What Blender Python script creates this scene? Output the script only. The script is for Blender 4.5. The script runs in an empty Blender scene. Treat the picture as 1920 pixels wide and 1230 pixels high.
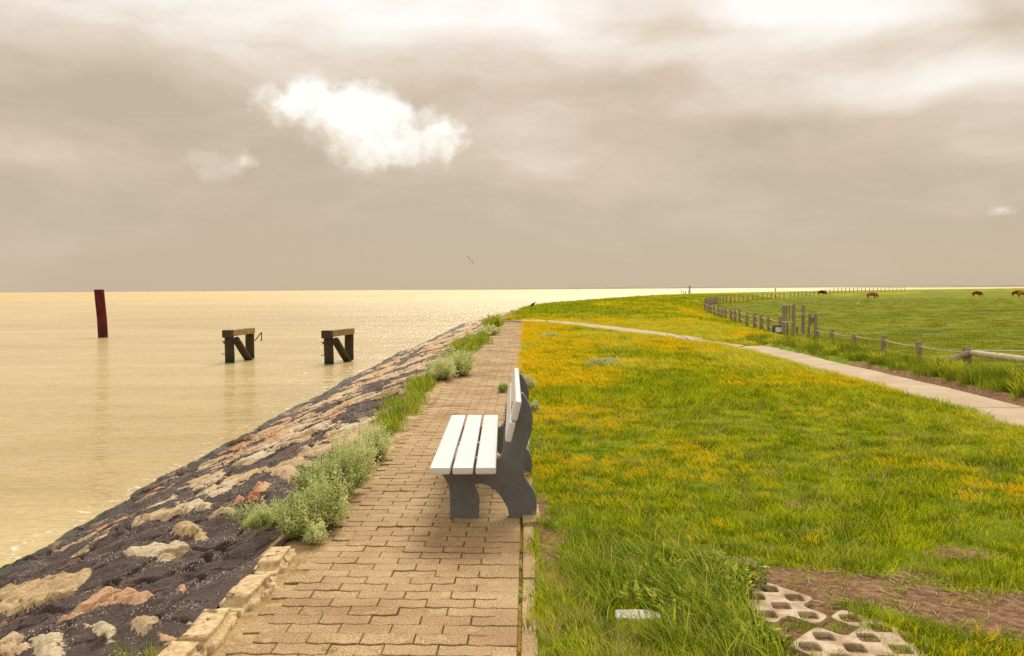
import bpy, bmesh, math, random
import numpy as np
from mathutils import Vector, Matrix, noise as mnoise
R = math.radians
rnd = random.Random(7)
rng = np.random.default_rng(11)
sc = bpy.context.scene
COL = sc.collection

# ------------------------------------------------------------------ camera
F, CH, PITCH, ROLL, WZ = 1700.0, 1.48, math.atan(73/1700), 0.0065, -1.4
fw = Vector((0, math.cos(PITCH), -math.sin(PITCH)))
r0 = Vector((1, 0, 0)); u0 = Vector((0, math.sin(PITCH), math.cos(PITCH)))
rt = r0*math.cos(ROLL) - u0*math.sin(ROLL)
up = r0*math.sin(ROLL) + u0*math.cos(ROLL)
cd = bpy.data.cameras.new('camera'); cam = bpy.data.objects.new('camera', cd); COL.objects.link(cam)
cd.sensor_width = 36; cd.lens = 36*F/1920; cd.clip_start = 0.05; cd.clip_end = 30000
cam.matrix_world = Matrix(((rt.x, up.x, -fw.x, 0), (rt.y, up.y, -fw.y, 0), (rt.z, up.z, -fw.z, CH), (0, 0, 0, 1)))
sc.camera = cam

def ray(x, y):
    return fw + rt*((x-960)/F) - up*((y-615)/F)
def at(x, y, z=0.0):                     # point of the place seen at a photo pixel, on the level z
    d = ray(x, y); t = (z-CH)/d.z
    return Vector((d.x*t, d.y*t, z))
def azel(x, y):
    d = ray(x, y).normalized()
    return math.atan2(d.x, d.y), math.asin(d.z)

# ------------------------------------------------------------------ node helper
class NT:
    def __init__(s, tree): s.t = tree; s.n = tree.nodes; s.l = tree.links
    def new(s, typ, **kw):
        n = s.n.new(typ)
        for k, v in kw.items(): setattr(n, k, v)
        return n
    def put(s, sock, v):
        if v is None: return
        if isinstance(v, bpy.types.NodeSocket): s.l.new(v, sock)
        elif isinstance(v, (int, float)) and sock.type in ('VECTOR',): sock.default_value = (v, v, v)
        elif isinstance(v, tuple) and sock.type == 'RGBA' and len(v) == 3: sock.default_value = (*v, 1)
        else: sock.default_value = v
    def m(s, op, a, b=None, c=None, clamp=False):
        n = s.new('ShaderNodeMath', operation=op, use_clamp=clamp)
        s.put(n.inputs[0], a); s.put(n.inputs[1], b)
        if c is not None: s.put(n.inputs[2], c)
        return n.outputs[0]
    def vm(s, op, a, b=None):
        n = s.new('ShaderNodeVectorMath', operation=op)
        s.put(n.inputs[0], a)
        if b is not None: s.put(n.inputs[1], b)
        return n.outputs['Value'] if op in ('LENGTH', 'DOT_PRODUCT') else n.outputs[0]
    def mix(s, f, a, b, mode='MIX'):
        n = s.new('ShaderNodeMix', data_type='RGBA', blend_type=mode)
        s.put(n.inputs[0], f); s.put(n.inputs[6], a); s.put(n.inputs[7], b)
        return n.outputs[2]
    def ramp(s, f, stops, interp='LINEAR'):
        n = s.new('ShaderNodeValToRGB'); n.color_ramp.interpolation = interp
        e = n.color_ramp.elements
        while len(e) < len(stops): e.new(0.5)
        for i, (p, c) in enumerate(stops):
            e[i].position = p
            e[i].color = (c, c, c, 1) if isinstance(c, (int, float)) else (*c, 1)
        s.put(n.inputs[0], f)
        return n.outputs[0]
    def noise(s, vec, scale, detail=4, rough=0.55, dist=0.0):
        n = s.new('ShaderNodeTexNoise'); s.put(n.inputs['Vector'], vec)
        n.inputs['Scale'].default_value = scale; n.inputs['Detail'].default_value = detail
        n.inputs['Roughness'].default_value = rough; n.inputs['Distortion'].default_value = dist
        return n.outputs[0]
    def vor(s, vec, scale, feature='F1', out='Distance', rand=1.0):
        n = s.new('ShaderNodeTexVoronoi', feature=feature); s.put(n.inputs['Vector'], vec)
        n.inputs['Scale'].default_value = scale; n.inputs['Randomness'].default_value = rand
        return n.outputs[out]
    def pos(s): return s.new('ShaderNodeNewGeometry').outputs['Position']
    def obj(s): return s.new('ShaderNodeTexCoord').outputs['Object']
    def attr(s, name, out='Fac'): return s.new('ShaderNodeAttribute', attribute_name=name).outputs[out]
    def scale(s, vec, x, y, z): return s.vm('MULTIPLY', vec, (x, y, z))
    def bump(s, h, strength=0.5, dist=0.01, normal=None):
        n = s.new('ShaderNodeBump'); n.inputs['Strength'].default_value = strength
        n.inputs['Distance'].default_value = dist; s.put(n.inputs['Height'], h)
        if normal is not None: s.put(n.inputs['Normal'], normal)
        return n.outputs[0]

def mat(name, fn):
    m = bpy.data.materials.new(name); m.use_nodes = True
    t = NT(m.node_tree); t.n.clear()
    out = t.new('ShaderNodeOutputMaterial'); t.put(out.inputs['Surface'], fn(t))
    return m
def pbr(t, color, rough=0.8, spec=0.3, normal=None, metal=0.0, **kw):
    p = t.new('ShaderNodeBsdfPrincipled')
    t.put(p.inputs['Base Color'], color); t.put(p.inputs['Roughness'], rough)
    t.put(p.inputs['Specular IOR Level'], spec); t.put(p.inputs['Metallic'], metal)
    if normal is not None: t.put(p.inputs['Normal'], normal)
    for k, v in kw.items(): t.put(p.inputs[k], v)
    return p.outputs[0]

# ------------------------------------------------------------------ sky, sun, exposure
SUN_AZ, SUN_EL = R(10), R(43)
w = bpy.data.worlds.new("World"); sc.world = w; w.use_nodes = True
t = NT(w.node_tree); t.n.clear()
d = t.new('ShaderNodeTexCoord').outputs['Generated']
sx = t.new('ShaderNodeSeparateXYZ'); t.put(sx.inputs[0], d)
X, Y, Z = sx.outputs
az = t.m('ARCTAN2', X, Y); el = t.m('ARCSINE', Z)
cv = t.new('ShaderNodeCombineXYZ'); t.put(cv.inputs[0], az); t.put(cv.inputs[1], el); P = cv.outputs[0]
def gauss(a, e, sa, se, rot=0.0):
    x = t.m('SUBTRACT', az, a); y = t.m('SUBTRACT', el, e)
    if rot:
        c, s_ = math.cos(rot), math.sin(rot)
        x, y = t.m('ADD', t.m('MULTIPLY', x, c), t.m('MULTIPLY', y, s_)), t.m('SUBTRACT', t.m('MULTIPLY', y, c), t.m('MULTIPLY', x, s_))
    x = t.m('MULTIPLY', x, 1/sa); y = t.m('MULTIPLY', y, 1/se)
    q = t.m('ADD', t.m('MULTIPLY', x, x), t.m('MULTIPLY', y, y))
    return t.m('EXPONENT', t.m('MULTIPLY', q, -0.5))
# warped directions for the soft cloud deck
wn = t.new('ShaderNodeTexNoise'); wn.inputs['Scale'].default_value = 5; wn.inputs['Detail'].default_value = 3
t.put(wn.inputs['Vector'], t.scale(P, 1, 2.0, 1))
warp = t.vm('MULTIPLY', t.vm('SUBTRACT', wn.outputs['Color'], (0.5, 0.5, 0.5)), (0.10, 0.04, 0))
P2 = t.vm('ADD', P, warp)
s2 = t.new('ShaderNodeSeparateXYZ'); t.put(s2.inputs[0], P2); azo, elo = az, el
az, el = s2.outputs[0], s2.outputs[1]
base = t.ramp(t.m('MULTIPLY', el, 1/0.9, clamp=True),
              [(0.0, 0.0), (0.09, 0.05), (0.18, 0.24), (0.27, 0.46), (0.34, 0.68), (0.45, 0.76), (1, 0.82)], 'EASE')
fb = t.noise(t.scale(P2, 1, 2.3, 1), 4.6, 9, 0.58)
fb2 = t.noise(t.vm('ADD', t.scale(P2, 1, 3.2, 1), (3.1, 7.7, 0)), 11.0, 8, 0.6)
amp = t.ramp(t.m('MULTIPLY', elo, 1/0.9, clamp=True), [(0, 0.25), (0.12, 0.70), (0.35, 1.0), (1, 0.8)])
L = t.m('ADD', base, t.m('MULTIPLY', t.m('SUBTRACT', fb, 0.5), amp))
L = t.m('ADD', L, t.m('MULTIPLY', t.m('SUBTRACT', fb2, 0.5), t.m('MULTIPLY', amp, 0.55)))
for (px, py, wx, wy, a, ro) in [
    (780, 25, 190, 38, .42, 0), (1480, 5, 130, 22, .45, 0), (1620, 30, 90, 18, .35, .1), (1790, 150, 120, 24, .42, .08),
    (1560, 165, 170, 20, .20, .12), (1220, 92, 120, 22, .22, 0), (1020, 25, 60, 25, .12, 0), (60, 20, 160, 35, .12, 0),
    (1250, 40, 90, 30, -.22, 0), (1885, 30, 45, 40, -.25, 0), (130, 150, 230, 55, -.28, -.05), (130, 240, 190, 34, -.16, -.1),
    (60, 305, 110, 22, .16, -.05), (620, 150, 220, 50, -.10, 0), (1140, 155, 130, 30, -.22, 0), (1450, 235, 230, 40, -.14, 0),
    (1620, 300, 220, 30, -.10, .1), (1290, 335, 160, 30, .10, 0), (520, 490, 260, 90, -.10, 0), (60, 480, 120, 60, .08, 0),
    (1030, 270, 110, 60, .12, 0), (1860, 110, 70, 90, .10, 0), (450, 85, 160, 26, .08, -.15)]:
    A, E = azel(px, py)
    L = t.m('ADD', L, t.m('MULTIPLY', gauss(A, E, wx/F, wy/F, ro), a))
deck = t.ramp(L, [(0.0, (.565, .462, .338)), (0.25, (.68, .555, .425)), (0.5, (.82, .71, .585)), (0.75, (.95, .885, .79)), (1.0, (1.04, 1.0, .94))])
hue = t.noise(t.scale(P2, 1, 2, 1), 3.0, 3, 0.5)
deck = t.mix(t.m('MULTIPLY', t.m('SUBTRACT', hue, 0.42, clamp=True), 1.2, clamp=True), deck, (1.03, .95, .95), 'MULTIPLY')
# crisp cumulus in front of the deck
wn2 = t.new('ShaderNodeTexNoise'); wn2.inputs['Scale'].default_value = 26; wn2.inputs['Detail'].default_value = 7
wn2.inputs['Roughness'].default_value = 0.62
t.put(wn2.inputs['Vector'], P)
P3 = t.vm('ADD', P, t.vm('MULTIPLY', t.vm('SUBTRACT', wn2.outputs['Color'], (0.5, 0.5, 0.5)), (0.055, 0.045, 0)))
s3 = t.new('ShaderNodeSeparateXYZ'); t.put(s3.inputs[0], P3)
az, el = s3.outputs[0], s3.outputs[1]
def puff(lst):
    f = None
    for (px, py, wx, wy, a) in lst:
        A, E = azel(px, py); g = t.m('MULTIPLY', gauss(A, E, wx/F, wy/F), a)
        f = g if f is None else t.m('ADD', f, g)
    return f
big = puff([(560, 190, 34, 26, .9), (620, 200, 45, 34, 1.1), (690, 215, 42, 36, 1.1), (730, 245, 40, 36, 1.0), (655, 262, 42, 30, .7),
            (780, 272, 42, 24, .9), (835, 245, 26, 26, .85), (848, 275, 18, 22, .6), (700, 300, 40, 18, .65), (760, 300, 46, 16, .5),
            (490, 185, 22, 26, .36), (530, 215, 30, 22, .34), (485, 158, 12, 8, .2)])
small = puff([(405, 300, 38, 19, .74), (458, 300, 14, 13, .5), (400, 322, 34, 14, .42), (352, 300, 20, 9, .18),
              (1091, 148, 9, 12, .30), (1080, 135, 6, 8, .2), (1885, 391, 19, 9, .62), (905, 443, 18, 7, .16)])
det = t.noise(t.scale(P, 1, 1.1, 1), 30, 9, 0.62)
fine = t.noise(P, 75, 6, 0.6)
fac = t.m('SUBTRACT', t.m('ADD', t.m('ADD', big, small), t.m('MULTIPLY', t.m('SUBTRACT', det, 0.5), 1.15)), 0.33)
alpha = t.ramp(fac, [(0.0, 0), (0.10, 0.18), (0.38, 0.55), (0.75, 1.0)], 'EASE')
A0, E0 = azel(700, 190); A1, E1 = azel(640, 330)
lit = t.m('ADD', t.m('MULTIPLY', t.m('SUBTRACT', elo, E1), 1/(E0-E1)), t.m('MULTIPLY', t.m('SUBTRACT', det, 0.5), 1.5))
lit = t.m('ADD', lit, t.m('MULTIPLY', t.m('SUBTRACT', azo, A1), 1.6))
lit = t.m('SUBTRACT', t.m('ADD', lit, t.m('MULTIPLY', t.m('SUBTRACT', fine, 0.5), 0.8)), 0.12)
lit = t.m('ADD', lit, t.m('MULTIPLY', t.m('SUBTRACT', fac, 0.5), 0.45))
alpha = t.m('MULTIPLY', alpha, t.ramp(lit, [(0.0, .78), (.35, 1)]))
ccol = t.ramp(lit, [(0.0, (.76, .66, .53)), (0.42, (.90, .81, .68)), (0.74, (.99, .93, .83)), (1.0, (1.06, 1.03, .97))])
clouds = t.mix(alpha, deck, ccol)
# below the horizon: dull ground tone
clouds = t.mix(t.m('MULTIPLY', elo, -60, clamp=True), clouds, (.40, .34, .22))
sky = t.new('ShaderNodeTexSky', sky_type='NISHITA', sun_disc=False)
sky.sun_elevation = SUN_EL; sky.sun_rotation = SUN_AZ
nish = t.vm('SCALE', sky.outputs[0]); nish.node.inputs['Scale'].default_value = 0.10
tot = t.mix(0.96, nish, clouds)
bg = t.new('ShaderNodeBackground'); t.put(bg.inputs[0], tot); bg.inputs[1].default_value = 1.0
wo = t.new('ShaderNodeOutputWorld'); t.l.new(bg.outputs[0], wo.inputs[0])
w.cycles.sampling_method = 'MANUAL'; w.cycles.sample_map_resolution = 512

sl = bpy.data.lights.new('sun', 'SUN'); sun = bpy.data.objects.new('sun', sl); COL.objects.link(sun)
sl.energy = 3.1; sl.angle = R(22); sl.color = (1.0, 0.93, 0.80)
sd = Vector((math.sin(SUN_AZ)*math.cos(SUN_EL), math.cos(SUN_AZ)*math.cos(SUN_EL), math.sin(SUN_EL)))
sun.rotation_euler = (-sd).to_track_quat('-Z', 'Y').to_euler()
vs = sc.view_settings; vs.view_transform = 'Standard'; vs.look = 'None'; vs.exposure = 0; vs.gamma = 1
sc.cycles.max_bounces = 6; sc.cycles.diffuse_bounces = 3; sc.cycles.glossy_bounces = 3
sc.cycles.transparent_max_bounces = 6; sc.cycles.transmission_bounces = 3; sc.cycles.sample_clamp_indirect = 4
sc.cycles.use_denoising = False

# ------------------------------------------------------------------ object helpers
def tag(o, label=None, cat=None, group=None, kind=None):
    if label: o['label'] = label
    if cat: o['category'] = cat
    if group: o['group'] = group
    if kind: o['kind'] = kind
    return o
def thing(name, label, cat, loc=(0, 0, 0), rz=0, group=None):
    o = bpy.data.objects.new(name, None); COL.objects.link(o); o.empty_display_size = 0.1
    o.location = loc; o.rotation_euler = (0, 0, rz)
    return tag(o, label, cat, group)
def link(name, me, m=None, parent=None, smooth=False, loc=None):
    o = bpy.data.objects.new(name, me); COL.objects.link(o)
    if m:
        me.materials.clear(); me.materials.append(m)
    if parent: o.parent = parent
    if loc is not None: o.location = loc
    if smooth: me.polygons.foreach_set('use_smooth', [True]*len(me.polygons))
    return o
def mesh_np(name, V, Fq, attrs=None):
    me = bpy.data.meshes.new(name)
    me.from_pydata(V.tolist() if hasattr(V, 'tolist') else V, [], Fq.tolist() if hasattr(Fq, 'tolist') else Fq)
    for k, a in (attrs or {}).items():
        at_ = me.attributes.new(k, 'FLOAT', 'POINT'); at_.data.foreach_set('value', np.asarray(a, dtype=np.float32).ravel())
    me.update(); return me
def grid_faces(nr, nc):
    i = np.arange((nr-1)*(nc-1)); r = i//(nc-1); c = i % (nc-1); a = r*nc+c
    return np.stack([a, a+1, a+nc+1, a+nc], 1)
def bm_mesh(name, bm):
    me = bpy.data.meshes.new(name); bm.to_mesh(me); bm.free(); return me
def add_box(bm, c, s, rot=None, bevel=0.0):
    M = Matrix.Translation(c) @ (rot.to_4x4() if rot else Matrix.Identity(4)) @ Matrix.Diagonal((*s, 1))
    r = bmesh.ops.create_cube(bm, size=1, matrix=M)
    if bevel:
        es = list({e for v in r['verts'] for e in v.link_edges})
        bmesh.ops.bevel(bm, geom=es, offset=bevel, segments=2, affect='EDGES', profile=0.6)
def add_bar(bm, a, b, r, n=8, r2=None, wob=0.0, seg=1, seed=0):
    a = Vector(a); b = Vector(b); ax = (b-a); q = ax.to_track_quat('Z', 'Y'); r2 = r if r2 is None else r2
    rings = []; rr = random.Random(seed)
    for i in range(seg+1):
        k = i/seg; c = a+ax*k + (q @ Vector((rr.uniform(-1, 1), rr.uniform(-1, 1), 0)))*wob
        rad = r+(r2-r)*k
        rings.append([bm.verts.new(c + q @ Vector((math.cos(2*math.pi*j/n), math.sin(2*math.pi*j/n), 0))*rad*(1+rr.uniform(-1, 1)*wob*2)) for j in range(n)])
    for i in range(seg):
        for j in range(n):
            bm.faces.new((rings[i][j], rings[i][(j+1) % n], rings[i+1][(j+1) % n], rings[i+1][j]))
    bm.faces.new(rings[0][::-1]); bm.faces.new(rings[-1])
def roughen(bm, amt, sc_, seed=0):
    o = Vector((seed*3.7, seed*1.3, seed*2.1))
    for v in bm.verts: v.co += mnoise.noise_vector(v.co*sc_+o)*amt
def curve_solid(name, outer, holes, extrude, bevel):
    cu = bpy.data.curves.new(name, 'CURVE'); cu.dimensions = '2D'; cu.fill_mode = 'BOTH'
    cu.extrude = extrude; cu.bevel_depth = bevel; cu.bevel_resolution = 2
    for pts in [outer]+holes:
        s = cu.splines.new('POLY'); s.points.add(len(pts)-1); s.use_cyclic_u = True
        for i, p in enumerate(pts): s.points[i].co = (p[0], p[1], 0, 1)
    o = bpy.data.objects.new(name, cu); me = bpy.data.meshes.new_from_object(o)
    bpy.data.objects.remove(o); me.name = name
    return me
def catmull(pts, n=5, closed=True):
    out = []; N = len(pts)
    for i in range(N if closed else N-1):
        p = [pts[(i+k-1) % N] if closed else pts[min(max(i+k-1, 0), N-1)] for k in range(4)]
        for j in range(n):
            u = j/n
            out.append(tuple(0.5*((2*p[1][a]) + (-p[0][a]+p[2][a])*u + (2*p[0][a]-5*p[1][a]+4*p[2][a]-p[3][a])*u*u + (-p[0][a]+3*p[1][a]-3*p[2][a]+p[3][a])*u**3) for a in range(len(pts[0]))))
    return out

# ------------------------------------------------------------------ plan of the place
CREST = np.array([(-1.5, -6), (-1.42, 3), (-1.40, 3.66), (-1.33, 5.4), (-1.32, 9.8), (-1.02, 25.7), (-.55, 38), (.2, 55), (1.0, 70), (2.8, 85),
                  (7.5, 105), (22.6, 160), (47, 244), (102, 335), (200, 450), (330, 560), (700, 640), (3500, 900)], float)
WPX = [(0, 1074), (108, 1017), (204, 962), (291, 910), (361, 872), (397, 855), (455, 820), (560, 763), (597, 747), (643, 717), (689, 697), (743, 665), (779, 652), (827, 628), (868, 608), (906, 599), (932, 592), (990, 579)]
WL = np.array([tuple(at(x, y, WZ))[:2] for x, y in WPX])
WL = np.vstack([[WL[0, 0]-.05, -6], WL, [[7.0, 150], [30, 215], [80, 330]]])
fpx = [(2050, 742), (1809, 695), (1722, 680), (1656, 666), (1602, 656), (1559, 650), (1529, 642), (1468, 632), (1442, 625), (1400, 616),
       (1360, 602), (1340, 594), (1328, 588), (1321, 582), (1330, 574), (1350, 571), (1385, 567), (1425, 562), (1480, 558.5), (1540, 556.5), (1600, 555), (1695, 553.5)]
FENCE = np.array([tuple(at(x, y, -.9))[:2] for x, y in fpx])
FL = np.vstack([[13.5, -10], FENCE, [[150, 330], [260, 420], [420, 560]]])
XR = np.array([(-.02, 1), (.0, 3), (.02, 4), (.05, 5.8), (.17, 16), (.33, 26), (.59, 42), (.9, 60)], float)
def xr(y): return np.interp(y, XR[:, 1], XR[:, 0])
def sdist(X, Y, poly):                    # positive to the right of the direction of travel
    best = np.full(X.shape, 1e18); sg = np.ones(X.shape)
    for (ax, ay), (bx, by) in zip(poly[:-1], poly[1:]):
        dx, dy = bx-ax, by-ay; q = np.clip(((X-ax)*dx+(Y-ay)*dy)/(dx*dx+dy*dy), 0, 1)
        ex, ey = X-(ax+q*dx), Y-(ay+q*dy); D = ex*ex+ey*ey
        s = np.where(dx*(Y-ay)-dy*(X-ax) <= 0, 1.0, -1.0)
        up_ = D < best-1e-12; best = np.where(up_, D, best); sg = np.where(up_, s, sg)
    return np.sqrt(best)*sg
def inpoly(X, Y, poly):
    r = np.zeros(X.shape, bool); n = len(poly)
    for i in range(n):
        x1, y1 = poly[i]; x2, y2 = poly[(i+1) % n]
        if y1 == y2: continue
        c = ((y1 > Y) != (y2 > Y)) & (X < (x2-x1)*(Y-y1)/(y2-y1)+x1); r ^= c
    return r
def sstep(a, b, x): k = np.clip((x-a)/(b-a), 0, 1); return k*k*(3-2*k)
# value noise in numpy
_tab = np.random.default_rng(3).random((256, 256))
def vn(X, Y, s, o=0):
    x = X*s+o*17.3; y = Y*s+o*9.1; xi = np.floor(x).astype(int); yi = np.floor(y).astype(int); fx = x-xi; fy = y-yi
    fx = fx*fx*(3-2*fx); fy = fy*fy*(3-2*fy); g = lambda a, b: _tab[a & 255, b & 255]
    return (g(xi, yi)*(1-fx)+g(xi+1, yi)*fx)*(1-fy)+(g(xi, yi+1)*(1-fx)+g(xi+1, yi+1)*fx)*fy
def fbm(X, Y, s, o=0, n=4):
    r = 0; a = .5
    for i in range(n): r = r+a*vn(X, Y, s*2**i, o+i); a *= .5
    return r/(1-.5**n)
ppoly = lambda l, z=0.0: [tuple(at(x, y, z))[:2] for x, y in l]
DIRT = ppoly([(1255, 1030), (1400, 1052), (1560, 1072), (1700, 1088), (1800, 1108), (1960, 1122), (2040, 1215), (1800, 1182), (1700, 1160), (1560, 1130), (1420, 1112), (1320, 1090)])
SOIL2 = ppoly([(1002, 905), (1030, 960), (1040, 1030), (1090, 1050), (1060, 1075), (1004, 1065), (998, 990)])
LATT = ppoly([(1375, 1100), (1440, 1098), (1540, 1122), (1660, 1172), (1730, 1200), (1750, 1260), (1420, 1260), (1470, 1200), (1375, 1160)])
BARE = [(at(1490, 945), .16, .09), (at(1500, 998), .14, .07), (at(1165, 668), .55, .35), (at(1800, 1043), .2, .08), (at(1720, 1082), .2, .06)]
def dirt_mask(X, Y):
    wx = X+(fbm(X, Y, 4, 2)-.5)*.26; wy = Y+(fbm(X, Y, 4, 8)-.5)*.30
    m = inpoly(wx, wy, DIRT) | inpoly(wx, wy, SOIL2) | inpoly(X, Y, LATT)
    m |= (wx > 6.9) & (wx < 7.24) & (Y < 19)
    for c, a, b in BARE: m |= (((wx-c.x)/a)**2+((wy-c.y)/b)**2) < 1
    return m
def ditch(X, Y):
    a = np.abs(fbm(X*.22, Y*1.0, .055, 50)-.5); return sstep(.016, .004, a)*sstep(18, 30, Y)*sstep(260, 200, Y)*(vn(X, Y, .05, 60) > .35)
def H(X, Y):
    s = sdist(X, Y, CREST); f = sdist(X, Y, FL)
    k = sstep(-5.2, 0.3, f)
    far = sstep(30, 90, Y)
    z = (0.015+(fbm(X, Y, .8, 1)-.5)*.05*(1-far)+far*(fbm(X, Y, .04, 5)-.5)*.5*sstep(2, 12, s)*sstep(-3, -14, f))
    z = z*(1-k)+(-.95+(fbm(X, Y, .15, 6)-.5)*.08-.22*ditch(X, Y))*k
    z = z - .10*sstep(4.2, 5.6, X)*(1-k)*(Y < 60)
    z = np.where(s < 0, np.maximum(z + .36*s, -4.5), z)
    z = np.where(inpoly(X, Y, LATT) & (Y < 6), -.012+(fbm(X, Y, 9, 3)-.5)*.03, z)
    road = ((X > 5.5) & (X < 7.1) & (Y < 26)); z = np.where(road, np.minimum(z, -.17), z)
    e = xr(Y)
    paved = (X < e+.075) & (Y < 42.3) & (s > -1.0)
    z = np.where(paved, np.minimum(z, -.085), z)
    wall = (s < .02) & (Y < 120); z = np.where(wall, z-.35, z)
    return z

# ------------------------------------------------------------------ materials
def m_ground(t):
    P = t.pos(); fd = t.attr('fd'); dirt = t.attr('dirt'); past = t.attr('past')
    n1 = t.noise(P, .35, 5, .6); n2 = t.noise(P, 3.0, 6, .65); n3 = t.noise(P, 40, 4, .7)
    lawn = t.ramp(n2, [(.3, (.095, .145, .003)), (.5, (.18, .235, .004)), (.7, (.30, .31, .006))])
    # mown arcs along the fence line with yellow bloom
    st = t.m('SINE', t.m('ADD', t.m('MULTIPLY', fd, 1.15), t.m('MULTIPLY', t.noise(P, .12, 3), 9)))
    st = t.m('MULTIPLY', t.m('ADD', st, 1), .5)
    yel = t.m('MULTIPLY', st, t.ramp(t.noise(t.scale(P, 1, .6, 1), .16, 5, .65), [(.42, 0), (.62, 1)]), clamp=True)
    lawn = t.mix(t.m('MULTIPLY', yel, t.attr('farl')), lawn, t.ramp(n2, [(.35, (.36, .31, .004)), (.6, (.58, .42, .006))]))
    ps = t.noise(t.scale(P, .25, 1.0, 1), .09, 7, .68)
    pas = t.ramp(ps, [(.32, (.12, .145, .003)), (.47, (.175, .20, .003)), (.6, (.215, .225, .004)), (.75, (.27, .25, .006))])
    dk = t.ramp(t.noise(t.scale(P, .12, 1.0, 1), .22, 6, .6), [(.30, 1), (.37, 0)])
    pas = t.mix(t.m('MULTIPLY', dk, .6), pas, (.05, .06, .012))
    pas = t.mix(t.m('MULTIPLY', t.attr('ditch'), .9), pas, (.055, .040, .018))
    c = t.mix(past, lawn, pas)
    so = t.ramp(t.noise(P, 22, 6, .75), [(.3, (.10, .050, .026)), (.5, (.25, .135, .070)), (.72, (.46, .29, .16))])
    dm = t.m('ADD', dirt, t.m('MULTIPLY', t.m('SUBTRACT', t.noise(P, 14, 5, .7), .5), .9))
    dm = t.ramp(dm, [(.40, 0), (.52, 1)])
    c = t.mix(dm, c, so)
    nm = t.bump(t.m('ADD', n3, t.m('MULTIPLY', n2, 2)), .8, .03)
    return pbr(t, c, .95, .1, nm)
M_ground = mat('ground', m_ground)

def grass_mat(name, c0, c1, c2, tip=None, tr=.45, sc_=1.2):
    def fn(t):
        P = t.pos(); n = t.noise(P, sc_, 4, .6); r = t.new('ShaderNodeObjectInfo').outputs['Random']
        f = t.m('ADD', t.m('MULTIPLY', n, .62), t.m('MULTIPLY', t.attr('bl'), .38))
        f = t.m('ADD', f, t.m('MULTIPLY', t.m('SUBTRACT', r, .5), .2))
        c = t.ramp(f, [(.34, c0), (.5, c1), (.67, c2)])
        if tip: c = t.mix(t.ramp(t.attr('tt'), [(.55, 0), (.8, 1)]), c, tip)
        dd = t.new('ShaderNodeBsdfDiffuse'); t.put(dd.inputs[0], c)
        tl = t.new('ShaderNodeBsdfTranslucent'); t.put(tl.inputs[0], c)
        gl = t.new('ShaderNodeBsdfGlossy'); gl.inputs['Roughness'].default_value = .45; t.put(gl.inputs[0], (.8, .75, .35))
        a = t.new('ShaderNodeMixShader'); a.inputs[0].default_value = tr; t.l.new(dd.outputs[0], a.inputs[1]); t.l.new(tl.outputs[0], a.inputs[2])
        b = t.new('ShaderNodeMixShader'); b.inputs[0].default_value = .03; t.l.new(a.outputs[0], b.inputs[1]); t.l.new(gl.outputs[0], b.inputs[2])
        return b.outputs[0]
    return mat(name, fn)
G_lawn = grass_mat('lawn_blades', (.085, .135, .003), (.27, .35, .004), (.64, .63, .010), tr=.48, sc_=3.2)
G_past = grass_mat('pasture_blades', (.13, .155, .002), (.22, .235, .003), (.34, .32, .004), tr=.5, sc_=.25)
G_tall = grass_mat('tall_blades', (.07, .14, .006), (.24, .34, .012), (.62, .62, .07), sc_=9, tr=.45)
G_dry = grass_mat('dry_blades', (.42, .30, .12), (.60, .46, .20), (.75, .60, .32), sc_=5)
G_yel = grass_mat('yellow_heads', (.38, .36, .006), (.66, .52, .008), (.86, .58, .012), sc_=2)
G_ora = grass_mat('orange_heads', (.58, .46, .005), (.88, .60, .007), (.96, .57, .012), sc_=2)
G_pale = grass_mat('pale_heads', (.40, .42, .01), (.66, .60, .03), (.84, .72, .10), sc_=2)
G_silver = grass_mat('wormwood_leaf', (.33, .40, .12), (.56, .62, .24), (.80, .80, .42), tr=.45, sc_=9)
G_silver2 = grass_mat('silver_leaf', (.27, .31, .11), (.46, .50, .22), (.68, .68, .38), tr=.4, sc_=9)
G_verge = grass_mat('verge_blades', (.05, .085, .004), (.15, .22, .008), (.42, .43, .03), sc_=1.6, tr=.5)

def m_paver(t):
    P = t.pos(); r = t.attr('rnd')
    g = t.noise(P, 120, 3, .85); g2 = t.noise(P, 55, 3, .6); big = t.noise(P, 1.1, 5, .6)
    c = t.ramp(g, [(.30, (.15, .085, .038)), (.42, (.36, .245, .12)), (.54, (.55, .395, .205)), (.70, (.84, .67, .43))])
    c = t.mix(t.m('MULTIPLY', r, .35), c, (.68, .56, .47), 'MULTIPLY')
    c = t.mix(t.ramp(big, [(.38, .6), (.6, 0)]), c, (.60, .48, .42), 'MULTIPLY')
    c = t.mix(t.ramp(t.noise(P, 7, 5, .7), [(.58, 0), (.72, .5)]), c, (.72, .54, .30))
    ed = t.attr('edge'); c = t.mix(t.m('MULTIPLY', ed, .7), c, (.36, .26, .17), 'MULTIPLY')
    nm = t.bump(t.m('ADD', g, t.m('MULTIPLY', g2, .6)), .75, .004)
    return pbr(t, c, .9, .2, nm)
M_paver = mat('brick_paver', m_paver)
def m_sand(t):
    P = t.pos(); g = t.noise(P, 90, 5, .75); b = t.noise(P, 5, 5, .65)
    c = t.ramp(g, [(.3, (.30, .19, .085)), (.5, (.56, .40, .20)), (.7, (.78, .60, .35))])
    c = t.mix(t.ramp(b, [(.42, .6), (.6, 0)]), c, (.40, .27, .15), 'MULTIPLY')
    return pbr(t, c, .95, .1, t.bump(t.m('ADD', g, b), .8, .01))
M_sand = mat('sandy_mortar', m_sand)
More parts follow.
